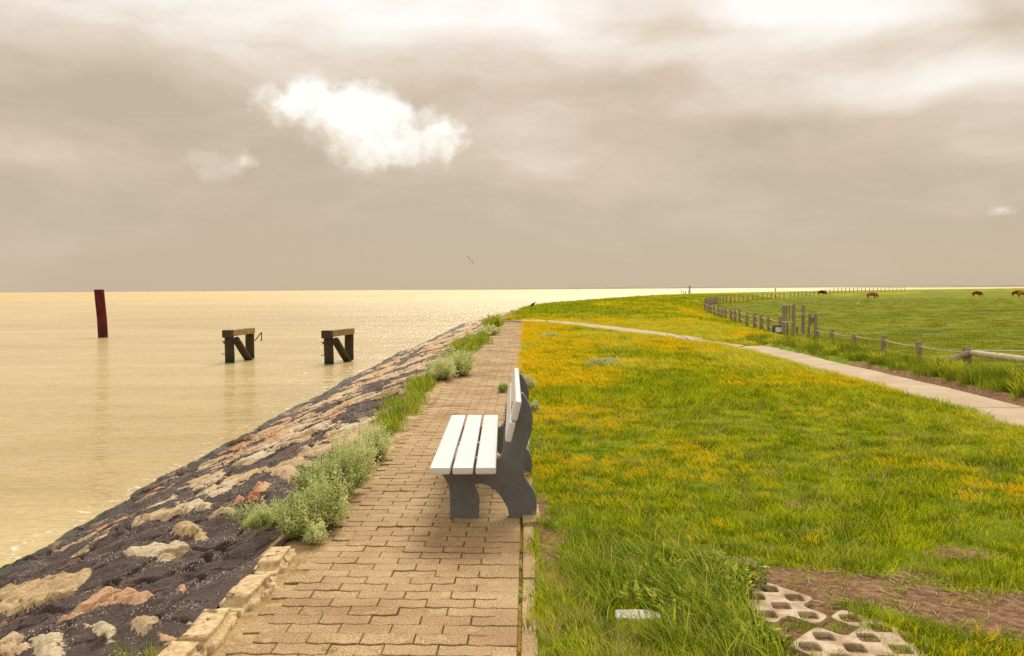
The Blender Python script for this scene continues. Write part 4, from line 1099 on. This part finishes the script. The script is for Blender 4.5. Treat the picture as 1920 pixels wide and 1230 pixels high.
def yellowness(X_, Y_):
    """where the flowering grass grows"""
    a = np.zeros(X_.shape)
    e = X_-xr(Y_)
    a = np.maximum(a, 1.25*sstep(1.7, .5, e)*sstep(8.2, 10.2, Y_)*sstep(50, 34, Y_)*(.35+.9*vn(X_*.5, Y_, .55, 4)))
    road = sstep(3.4, 1.0, 5.9-X_)*sstep(9.0, 13.0, Y_); a = np.maximum(a, .95*road*(.5+.7*fbm(X_, Y_, .9, 3)))
    a = np.maximum(a, .85*sstep(.50, .60, fbm(X_, Y_, .95, 12))*sstep(4.5, 8, Y_))
    a = np.maximum(a, .8*sstep(16, 24, Y_)*sstep(.38, .6, fbm(X_, Y_, .35, 13)))
    a = np.maximum(a, .9*sstep(2.9, 3.4, X_)*sstep(.42, .62, fbm(X_, Y_, 1.1, 21))*sstep(8.5, 6.5, Y_))
    return a
g = np.random.default_rng(21)
lawnP = [blades('g', 46, .09, .025, .070, .0026, .8, 1.0, G_lawn, i) for i in range(4)]
lawnP += [blades('g', 24, .09, .04, .095, .0025, .95, 1.1, G_lawn, 10+i) for i in range(2)]
lawnD = [blades('g', 9, .09, .05, .16, .0022, .9, 1.1, G_dry, 20)]
# near lawn
X_, Y_ = pts_in(.05, 7, 3.0, 12, 260, g, lambda x, y: np.clip(70/(y*y), .35, 1)+0*x)
k = inview(X_, Y_) & lawn_ok(X_, Y_) & ~dirt_mask(X_, Y_); X_, Y_ = X_[k], Y_[k]
k = ~inpoly(X_, Y_, LATT); X_, Y_ = X_[k], Y_[k]
hgt = .30+1.25*fbm(X_, Y_, 2.6, 31)
k = g.choice(7, len(X_), p=[.19, .19, .19, .17, .09, .09, .08])
scatter('lawn_grass', np.stack([X_, Y_, H(X_, Y_)], 1), g.uniform(.75, 1.25, len(X_))*hgt, lawnP+lawnD, 'short green lawn grass beside the brick path', 'grass', k, 3, 3)
# further lawn, larger tufts
farP = [blades('g', 60, .20, .05, .12, .0042, .8, 1.0, G_lawn, 40+i, seg=2) for i in range(4)]
X_, Y_ = pts_in(-1, 9, 11, 46, 70, g, lambda x, y: np.clip(16/y, .4, 1)+0*x)
k = inview(X_, Y_) & lawn_ok(X_, Y_) & ~dirt_mask(X_, Y_) & ((X_ < 5.95) | (Y_ > 25.2)); X_, Y_ = X_[k], Y_[k]
scatter('lawn_grass', np.stack([X_, Y_, H(X_, Y_)], 1), g.uniform(.8, 1.3, len(X_)), farP, 'green grass of the lawn farther off, up to the crossing path', 'grass', None, 3, 4)
# flowering grass
yelP = [blades('g', 22, .11, .06, .15, .0009, .5, 1.2, G_yel, 50+i, seg=5, wind=(-.5, -.05), head=.0027) for i in range(3)]
oraP = [blades('g', 26, .11, .05, .13, .0009, .5, 1.2, G_ora, 60+i, seg=5, wind=(-.4, -.05), head=.0030) for i in range(3)]
palP = [blades('g', 20, .12, .08, .18, .0009, .5, 1.3, G_pale, 70+i, seg=5, wind=(-.6, -.05), head=.0026) for i in range(3)]
X_, Y_ = pts_in(0, 6.3, 3.3, 14, 150, g)
k = inview(X_, Y_) & lawn_ok(X_, Y_) & ~dirt_mask(X_, Y_) & ~inpoly(X_, Y_, LATT); X_, Y_ = X_[k], Y_[k]
yv = yellowness(X_, Y_); k = g.random(len(X_)) < yv*.70*sstep(3.5, 10, Y_)+.025; X_, Y_ = X_[k], Y_[k]
ora = vn(X_, Y_, .9, 40)+.5*(X_-xr(Y_) < 1.6); kk = np.where(ora > .62, g.integers(3, 6, len(X_)), np.where((X_ > 3.2) & (g.random(len(X_)) < .6), g.integers(6, 9, len(X_)), g.integers(0, 3, len(X_))))
scatter('flowering_grass', np.stack([X_, Y_, H(X_, Y_)], 1), g.uniform(.42, .80, len(X_)), yelP+oraP+palP, 'yellow and orange flowering grass growing in patches on the near lawn', 'flowering grass', kk, .5, 5)
yF = [blades('g', 60, .22, .07, .16, .0015, .5, 1.2, G_yel, 80+i, seg=4, wind=(-.5, -.05), head=.0042) for i in range(2)]
oF = [blades('g', 70, .22, .06, .14, .0015, .5, 1.2, G_ora, 84+i, seg=4, wind=(-.4, -.05), head=.0050) for i in range(2)]
pF = [blades('g', 55, .22, .08, .20, .0015, .5, 1.2, G_pale, 88+i, seg=4, wind=(-.6, -.05), head=.0042) for i in range(2)]
X_, Y_ = pts_in(-.6, 9, 13, 50, 34, g)
k = inview(X_, Y_) & lawn_ok(X_, Y_) & ~dirt_mask(X_, Y_) & ((X_ < 5.95) | (Y_ > 25.2)); X_, Y_ = X_[k], Y_[k]
yv = yellowness(X_, Y_); k = g.random(len(X_)) < yv*.75; X_, Y_ = X_[k], Y_[k]
ora = vn(X_, Y_, .5, 40)+.45*(X_-xr(Y_) < 1.8); kk = np.where(ora > .66, g.integers(2, 4, len(X_)), np.where(g.random(len(X_)) < .5, g.integers(4, 6, len(X_)), g.integers(0, 2, len(X_))))
scatter('flowering_grass', np.stack([X_, Y_, H(X_, Y_)], 1), g.uniform(.8, 1.2, len(X_)), yF+oF+pF, 'golden flowering grass between the path and the concrete road farther off', 'flowering grass', kk, .5, 6)
# dike grass beyond the crossing path, up to the bend of the shore
dP = [blades('g', 80, .55, .10, .26, .013, .7, 1.0, G_lawn, 90+i, seg=2) for i in range(3)]
dY = [blades('g', 70, .55, .10, .24, .008, .5, 1.1, G_yel, 95+i, seg=3, head=.016) for i in range(2)]
dO = [blades('g', 70, .55, .10, .22, .008, .5, 1.1, G_ora, 97, seg=3, head=.016)]
X_, Y_ = pts_in(-3, 60, 42, 190, 3.0, g, lambda x, y: np.clip(70/y, .3, 1)+0*x)
f_ = sdist(X_, Y_, FL); s_c = sdist(X_, Y_, CREST)
k = inview(X_, Y_) & (s_c > -.3) & (f_ < .5) & lawn_ok(X_, Y_); X_, Y_, f_ = X_[k], Y_[k], f_[k]
arc = np.sin(f_*1.15+9*fbm(X_, Y_, .12, 2))*.5+.5; pt = sstep(.44, .60, fbm(X_, Y_, .09, 33))
yv = arc*pt; r_ = g.random(len(X_)); kk = np.where(r_ < yv*.75, np.where(g.random(len(X_)) < .5, g.integers(3, 5, len(X_)), 5), g.integers(0, 3, len(X_)))
scatter('dike_grass', np.stack([X_, Y_, H(X_, Y_)], 1), g.uniform(.7, 1.15, len(X_)), dP+dY+dO, 'mown arcs of green and yellow grass on the low dike beyond the crossing path', 'grass', kk, 3, 7)
# verge between road and fence: rank dark grass
vP = [blades('g', 90, .28, .18, .46, .0050, .65, 1.1, G_verge, 110+i, seg=3, wind=(-.3, 0)) for i in range(4)]
vL = [blades('g', 60, .26, .25, .55, .0030, .5, 1.2, G_pale, 115, seg=4, wind=(-.5, 0), head=.006)]
X_, Y_ = pts_in(6.9, 26, 9, 95, 24, g, lambda x, y: np.clip(30/y, .3, 1)+0*x)
f_ = sdist(X_, Y_, FL)
k = inview(X_, Y_) & (f_ < 1.2) & (f_ > -7.6) & ~((Y_ < 25.6) & (X_ < 7.06+.22*vn(X_, Y_, 1.1, 9))) & ~((Y_ > 48) & (f_ < -2.2)); X_, Y_, f_ = X_[k], Y_[k], f_[k]
kk = np.where(g.random(len(X_)) < .07+.15*(f_ > -1.6), 4, g.integers(0, 4, len(X_)))
hs = (.45+.9*fbm(X_, Y_, .7, 44))*np.where(Y_ > 45, .7, 1)*np.where(Y_ > 27, .5, 1)*np.where(f_ > -3.0, .34, 1)*np.where(Y_ > 16, .68, .85)*np.where(X_ < 8.2, .8, 1)
scatter('verge_grass', np.stack([X_, Y_, H(X_, Y_)], 1), g.uniform(.75, 1.2, len(X_))*hs, vP+vL, 'rank dark green verge grass between the concrete road and the rope fence', 'grass', kk, .6, 8)
# pasture tufts
X_, Y_ = pts_in(11, 110, 20, 230, 2.6, g, lambda x, y: np.clip(30/y, .12, 1)*sstep(230, 120, y)+0*x)
f_ = sdist(X_, Y_, FL); k = inview(X_, Y_) & (f_ > 0.2) & (ditch(X_, Y_) < .3); X_, Y_ = X_[k], Y_[k]
pP = [blades('g', 90, .6, .04, .10, .009, .8, 1.0, G_past, 130+i, seg=2) for i in range(3)]
scatter('pasture_grass', np.stack([X_, Y_, H(X_, Y_)], 1), g.uniform(.7, 1.3, len(X_)), pP, 'short yellow green pasture grass behind the fence', 'grass', None, 3, 9)

# foreground tall grass around the pale block
tP = [blades('g', 22, .09, .08, .28, .0038, .7, 1.2, G_tall, 140+i, seg=4, wind=(-.40, .10)) for i in range(4)]
tD = [blades('g', 22, .09, .06, .22, .0016, .8, 1.2, G_dry, 145+i, seg=4, wind=(-.3, .1)) for i in range(2)]
tY = [blades('g', 30, .09, .06, .15, .0020, .7, 1.1, G_pale, 147+i, seg=3, wind=(-.2, .1)) for i in range(2)]
A1_ = ppoly([(1060, 1070), (1110, 1055), (1250, 1040), (1340, 1075), (1395, 1110), (1410, 1165), (1440, 1250), (1230, 1260), (1230, 1185), (1110, 1160)])
A2_ = ppoly([(985, 1075), (1100, 1080), (1200, 1150), (1330, 1240), (1500, 1270), (985, 1290)])
X_, Y_ = pts_in(.0, 1.9, 3.0, 5.6, 900, g)
blk = at(1197, 1160)
i1_ = inpoly(X_, Y_, A1_); i2_ = inpoly(X_, Y_, A2_) & ~i1_
nb = ~((np.abs(X_-blk.x-.0) < .14) & (Y_ < blk.y+.08) & (Y_ > blk.y-.22) & (g.random(len(X_)) < .88))
kp = nb & (X_ > xr(Y_)+.11) & ((i1_ & (g.random(len(X_)) < .40)) | (i2_ & (g.random(len(X_)) < .42)))
X_, Y_, i1_ = X_[kp], Y_[kp], i1_[kp]
r_ = g.random(len(X_))
kk = np.where(i1_, np.where(r_ < .72, g.integers(0, 4, len(X_)), np.where(r_ < .92, g.integers(4, 6, len(X_)), 6)), np.where(r_ < .55, g.integers(4, 6, len(X_)), np.where(r_ < .86, g.integers(6, 8, len(X_)), g.integers(0, 4, len(X_)))))
scl = np.where(i1_, g.uniform(.45, 1.0, len(X_)), g.uniform(.35, .72, len(X_)))
scatter('tall_grass', np.stack([X_, Y_, H(X_, Y_)], 1), scl, tP+tD+tY, 'long wind bent grass and dry stalks around the pale stone block', 'tall grass', kk, .5, 10)
# thick tussock edge above the soil strip and small fringes
edge = ppoly([(1005, 985), (1060, 1015), (1160, 1010), (1300, 1022), (1420, 1042), (1560, 1062), (1700, 1078), (1800, 1098), (1920, 1112), (1990, 1125)])
edge2 = ppoly([(1560, 1135), (1620, 1148), (1700, 1170), (1800, 1192), (1920, 1212), (1990, 1225)])
E_ = []; Es = []; Ek = []
for poly, wd, hs_ in ((edge, .035, .55), (edge2, .05, .45)):
    for (a, b) in zip(poly[:-1], poly[1:]):
        n = int(math.dist(a, b)*85)
        for _ in range(n):
            k = rnd.random(); E_.append((a[0]+(b[0]-a[0])*k+rnd.gauss(0, wd*.5), a[1]+(b[1]-a[1])*k+rnd.gauss(0, wd)+(.07 if poly is edge else -.06), 0)); Es.append(rnd.uniform(.35, .8)*hs_)
            q = rnd.random(); Ek.append(rnd.randrange(4) if q < .6 else (rnd.choice((4, 5)) if q < .85 else rnd.choice((6, 7))))
for c in [(1330, 1168), (1430, 1180), (1500, 1172), (1555, 1182), (1620, 1180), (1740, 1190), (1800, 1215), (1880, 1215), (1745, 1228), (1400, 1200), (1420, 1225), (1650, 1168), (1690, 1215)]:
    for _ in range(9):
        q = at(c[0]+rnd.gauss(0, 14), c[1]+rnd.gauss(0, 3)); E_.append((q.x, q.y, 0)); Es.append(rnd.uniform(.12, .30)); Ek.append(rnd.randrange(4))
E_ = np.array(E_); E_[:, 2] = H(E_[:, 0], E_[:, 1])
scatter('tussock_grass', E_, np.array(Es), tP+tD+tY, 'ragged tussocks and straw along the bare soil strip', 'grass', np.array(Ek), 3, 11)
# lower right: thick lawn with orange heads
X_, Y_ = pts_in(1.3, 3.2, 3.0, 4.5, 420, g)
pl = ppoly([(1580, 1142), (1700, 1172), (1960, 1215), (1990, 1290), (1740, 1290), (1720, 1200), (1640, 1160)])
k = inpoly(X_, Y_, pl) & ~inpoly(X_, Y_, LATT); X_, Y_ = X_[k], Y_[k]
kk = np.where(g.random(len(X_)) < .12, 4, g.integers(0, 4, len(X_)))
scatter('lawn_grass', np.stack([X_, Y_, H(X_, Y_)], 1), g.uniform(.75, 1.2, len(X_))*np.where(kk == 4, .55, 1), lawnP[:4]+oraP[:1], 'thick dark green grass with orange seed heads below the bare soil strip', 'grass', kk, 3, 12)

# ------------------------------------------------------------------ shrubs and tufts along the slope
def shrub_mesh(rx, ry, h, n, seed, leaf=.011, upright=.5, nl=34):
    g = np.random.default_rng(seed); V = []; Fc = []; tt = []; BL = []; SV = bmesh.new()
    for i in range(n):
        a = g.random()*2*np.pi; rr = np.sqrt(g.random()); bx, by = rr*rx*.45*np.cos(a), rr*ry*.45*np.sin(a)
        ex, ey = rr*rx*np.cos(a)*g.uniform(.8, 1.1), rr*ry*np.sin(a)*g.uniform(.8, 1.1); hz = h*(math.sqrt(max(0, 1-(rr*.82)**2)))*g.uniform(.55, 1.12)*(1+.35*math.sin(a*3+seed)*rr)*(1.3 if g.random() < .06 else 1); q_ = 1+.28*math.sin(a*4+seed*1.7)+.12*math.sin(a*9+seed); ex *= q_; ey *= q_
        p0 = np.array((bx, by, 0)); p2 = np.array((ex, ey, hz)); p1 = np.array(((bx+ex)/2*(1+.15*(1-upright)), (by+ey)/2, hz*.62))
        bl = g.random()
        if i % 4 == 0 and n > 200: add_bar(SV, p0, p1, .0035, 4, .0025); add_bar(SV, p1, p2, .0025, 4, .001)
        for j in range(nl):
            k = .22+.78*(j+g.random())/nl
            c = (1-k)**2*p0+2*k*(1-k)*p1+k*k*p2 + g.normal(0, .010, 3)
            d_ = g.normal(0, 1, 3)+np.array((0, 0, 1.1))+(p2-p0)*1.5; d_ /= np.linalg.norm(d_); s = np.cross(d_, g.normal(0, 1, 3)); s /= np.linalg.norm(s)
            L_ = leaf*g.uniform(.8, 1.7)*(1.15-.35*k); w_ = L_*.26; b0 = len(V)
            V += [c, c+d_*L_*.5+s*w_, c+d_*L_, c+d_*L_*.5-s*w_]; Fc.append((b0, b0+1, b0+2, b0+3)); tt += [k]*4; BL += [min(1, max(0, bl*.6+k*.4))]*4
    return mesh_np('foliage', np.array(V), Fc, {'tt': tt, 'bl': BL}), bm_mesh('stem', SV)
def shrub(px, py, rx, ry, h, n, seed, label, m=G_silver, z=0.0, leaf=.014, nl=34, group='silvery shrubs along the stone slope', cache={}):
    key = (rx, ry, h, n, seed); p = at(px, py, z)
    fo, st = shrub_mesh(rx, ry, h, n, seed, leaf, .5, nl)
    T = thing('shrub', label, 'shrub', tuple(p), 0, group); link('foliage', fo, m, T)
    if len(st.vertices): link('stem', st, M_stem, T)
SH = [((565, 1005), .15, .22, .26, 260, 'nearest silvery shrub, spilling over the last kerb stone'),
      ((500, 990), .20, .15, .15, 150, 'low sprawling silvery shrub reaching left over the tar'),
      ((612, 985), .16, .24, .30, 300, 'bushy silvery shrub leaning onto the bricks left of the bench'),
      ((640, 930), .17, .28, .33, 320, 'tall silvery shrub in the middle of the near shrub row'),
      ((600, 930), .17, .26, .27, 220, 'silvery shrub on the tar side of the near row'),
      ((668, 893), .17, .32, .32, 300, 'silvery shrub second from the far end of the near row'),
      ((700, 862), .16, .30, .28, 240, 'silvery shrub at the far end of the near row, next to the green tufts'),
      ((590, 1018), .07, .07, .11, 50, 'little silvery seedling at the foot of the nearest shrub')]
for i, ((px, py), rx, ry, h, n, lab) in enumerate(SH): shrub(px, py, rx, ry, h, n, 200+i, lab)
shrub(828, 712, .26, .42, .36, 420, 220, 'round silvery shrub, left one of the pair halfway along the path', leaf=.017)
shrub(862, 704, .30, .45, .42, 460, 221, 'round silvery shrub, right one of the pair, reaching over the bricks', leaf=.017)
shrub(862, 675, .30, .60, .40, 300, 222, 'yellow green shrub behind the silvery pair', G_tall, leaf=.022)
shrub(918, 628, .42, .7, .30, 260, 223, 'silvery shrub low beside the farthest bricks', leaf=.026)
shrub(925, 617, .48, 1.0, .52, 360, 224, 'bright green bush at the far end of the slope', G_tall, leaf=.028)
shrub(1135, 690, .42, .6, .17, 180, 225, 'flat silver plant by a bare patch in the middle of the lawn', G_silver2, leaf=.024, nl=26, group='silver plants on the lawn')
shrub(988, 737, .11, .16, .24, 120, 226, 'silver plant behind the top of the bench back', G_silver2, leaf=.02, group='silver plants on the lawn')
shrub(1003, 778, .07, .08, .16, 50, 227, 'small silver plant just right of the bench back', G_silver2, leaf=.02, group='silver plants on the lawn')
shrub(943, 735, .07, .09, .12, 60, 228, 'small silver plant on the bricks behind the bench', G_silver, leaf=.018, group='silver plants on the lawn')
shrub(1030, 636, .35, .6, .16, 120, 229, 'dull green plant in golden grass by the far bricks', G_silver, leaf=.03, group='silver plants on the lawn')
# green tufts in the row
gT = [blades('g', 60, .12, .12, .30, .0032, .55, 1.1, G_tall, 150+i, seg=3, wind=(-.15, 0)) for i in range(3)]
gB = [blades('g', 60, .12, .10, .26, .0022, .6, 1.2, G_dry, 155, seg=4, wind=(-.3, 0)), blades('g', 60, .12, .10, .26, .0022, .6, 1.2, G_pale, 156, seg=4, wind=(-.3, 0))]
def tuft(name, label, cat, spots, protos, seed):
    P_ = []; S_ = []; gg = random.Random(seed)
    for (px, py, sx, sy, n, s) in spots:
        for _ in range(n):
            q = at(px+gg.gauss(0, sx), py+gg.gauss(0, sy), 0); P_.append((q.x, q.y, -.02)); S_.append(s*gg.uniform(.7, 1.2))
    return scatter(name, np.array(P_), np.array(S_), protos, label, cat, None, .6, seed)
tuft('edge_grass', 'green and straw coloured grass growing between the near shrubs and the pair of shrubs', 'grass',
     [(728, 805, 9, 8, 16, .72), (742, 782, 11, 12, 18, .8), (765, 760, 9, 8, 12, .8), (785, 742, 9, 9, 18, .9), (795, 722, 8, 8, 16, .95)], gT, 31)
tuft('dry_edge_grass', 'brownish dry grass in the plant row beside the far half of the slope', 'grass',
     [(765, 765, 10, 10, 16, .7), (750, 760, 12, 10, 10, .6), (715, 790, 20, 8, 8, .35)], gB, 32)
tuft('edge_grass', 'yellow green grass between the silvery pair and the farthest shrubs', 'grass',
     [(885, 652, 9, 5, 30, 1.1), (900, 640, 7, 5, 22, 1.2), (868, 660, 8, 5, 14, .9)], gT, 33)
tuft('edge_grass', 'grass blades growing at the bottom edge of the slope by the camera', 'grass',
     [(255, 1240, 22, 5, 3, .45), (330, 1236, 12, 4, 2, .4)], gT, 34)
# moss and tiny weeds in the joints
mo = [(965, 1085), (968, 1120), (963, 1140), (630, 1098), (610, 1147), (618, 1218), (975, 1060), (972, 1010), (720, 1035), (830, 770), (812, 772), (770, 830), (905, 745), (960, 900), (880, 670), (840, 690), (935, 690), (948, 780)]
mP = [blades('g', 40, .022, .006, .018, .0018, .9, 1.0, G_yel, 160, seg=2), blades('g', 40, .022, .006, .018, .0018, .9, 1.0, G_ora, 161, seg=2), blades('g', 30, .02, .008, .03, .0018, .9, 1.0, G_lawn, 162, seg=2)]
P_ = []; S_ = []
for c in mo:
    for _ in range(4):
        q = at(c[0]+rnd.gauss(0, 6), c[1]+rnd.gauss(0, 1.0)); P_.append((q.x, q.y, -.006)); S_.append(rnd.uniform(.6, 1.3))
for _ in range(420):
    yy = 3+rnd.random()**1.5*30; P_.append((float(xr(yy))+rnd.uniform(.004, .016), yy, -.012)); S_.append(rnd.uniform(.4, 1.1)*(1+yy*.04))
for _ in range(300):
    yy = 4+rnd.random()**1.2*30; P_.append((float(xr(yy))-WD-rnd.uniform(.0, .1), yy, -.006)); S_.append(rnd.uniform(.4, 1.1)*(1+yy*.05))
scatter('moss', np.array(P_), np.array(S_), mP, 'orange moss and tiny weeds in the joints of the brick path', 'moss', None, 3, 35)
# broad leaved weeds beside the lattice pavers
def leafy(name, n, seed):
    g = np.random.default_rng(seed); V = []; Fc = []; tt = []; BL = []
    for i in range(n):
        a = g.random()*2*np.pi; k = g.random(); h = g.uniform(.02, .12); c = np.array((g.normal(0, .03), g.normal(0, .03), h)); d_ = np.array((np.cos(a), np.sin(a), g.uniform(.1, .7)))
        s = np.array((-np.sin(a), np.cos(a), 0)); L_ = g.uniform(.03, .055); w_ = L_*.24; b0 = len(V)
        V += [c, c+d_*L_*.45+s*w_, c+d_*L_, c+d_*L_*.45-s*w_]; Fc.append((b0, b0+1, b0+2, b0+3)); tt += [.3]*4; BL += [k]*4
    me = mesh_np(name, np.array(V), Fc, {'tt': tt, 'bl': BL}); me.materials.append(G_tall); o = bpy.data.objects.new(name, me); PROTO.objects.link(o); return o
wd_ = [leafy('g', 26, 170), leafy('g', 20, 171)]
tuft('leafy_weeds', 'broad leaved green weeds at the left side of the lattice pavers', 'weeds',
     [(1385, 1100, 18, 14, 26, 1), (1345, 1080, 22, 12, 20, 1), (1290, 1160, 30, 22, 16, .9), (1395, 1185, 22, 16, 22, .9), (1440, 1215, 20, 10, 12, .8), (1240, 1120, 40, 30, 22, 1)], wd_, 36)
# sparse blades creeping over the bare soil and into the paver holes
X_, Y_ = pts_in(.2, 3.6, 3.2, 5.4, 160, g)
k = dirt_mask(X_, Y_) & (g.random(len(X_)) < .42+1.1*sstep(.5, .62, fbm(X_, Y_, 3.0, 77))); X_, Y_ = X_[k], Y_[k]
kk = np.where(g.random(len(X_)) < .22, 6, g.integers(0, 4, len(X_)))
scatter('soil_grass', np.stack([X_, Y_, H(X_, Y_)], 1), g.uniform(.25, .60, len(X_)), lawnP+lawnD, 'sparse short grass creeping over the bare soil and lattice holes', 'grass', kk, 3, 13)
# straw litter on bare soil
bm = bmesh.new()
for _ in range(480):
    a = DIRT[rnd.randrange(len(DIRT))]; b = DIRT[rnd.randrange(len(DIRT))]; k = rnd.random(); x = a[0]+(b[0]-a[0])*k+rnd.gauss(0, .05); y = a[1]+(b[1]-a[1])*k+rnd.gauss(0, .05)
    th = rnd.uniform(0, math.pi); ln = rnd.uniform(.02, .09); z = gz(x, y)+.006
    add_bar(bm, (x, y, z), (x+math.cos(th)*ln, y+math.sin(th)*ln*.8, z+rnd.uniform(0, .012)), .0017, 3)
tag(link('straw', bm_mesh('straw', bm), M_rope), 'scattered dry straw on the bare soil strip', 'straw', kind='stuff')
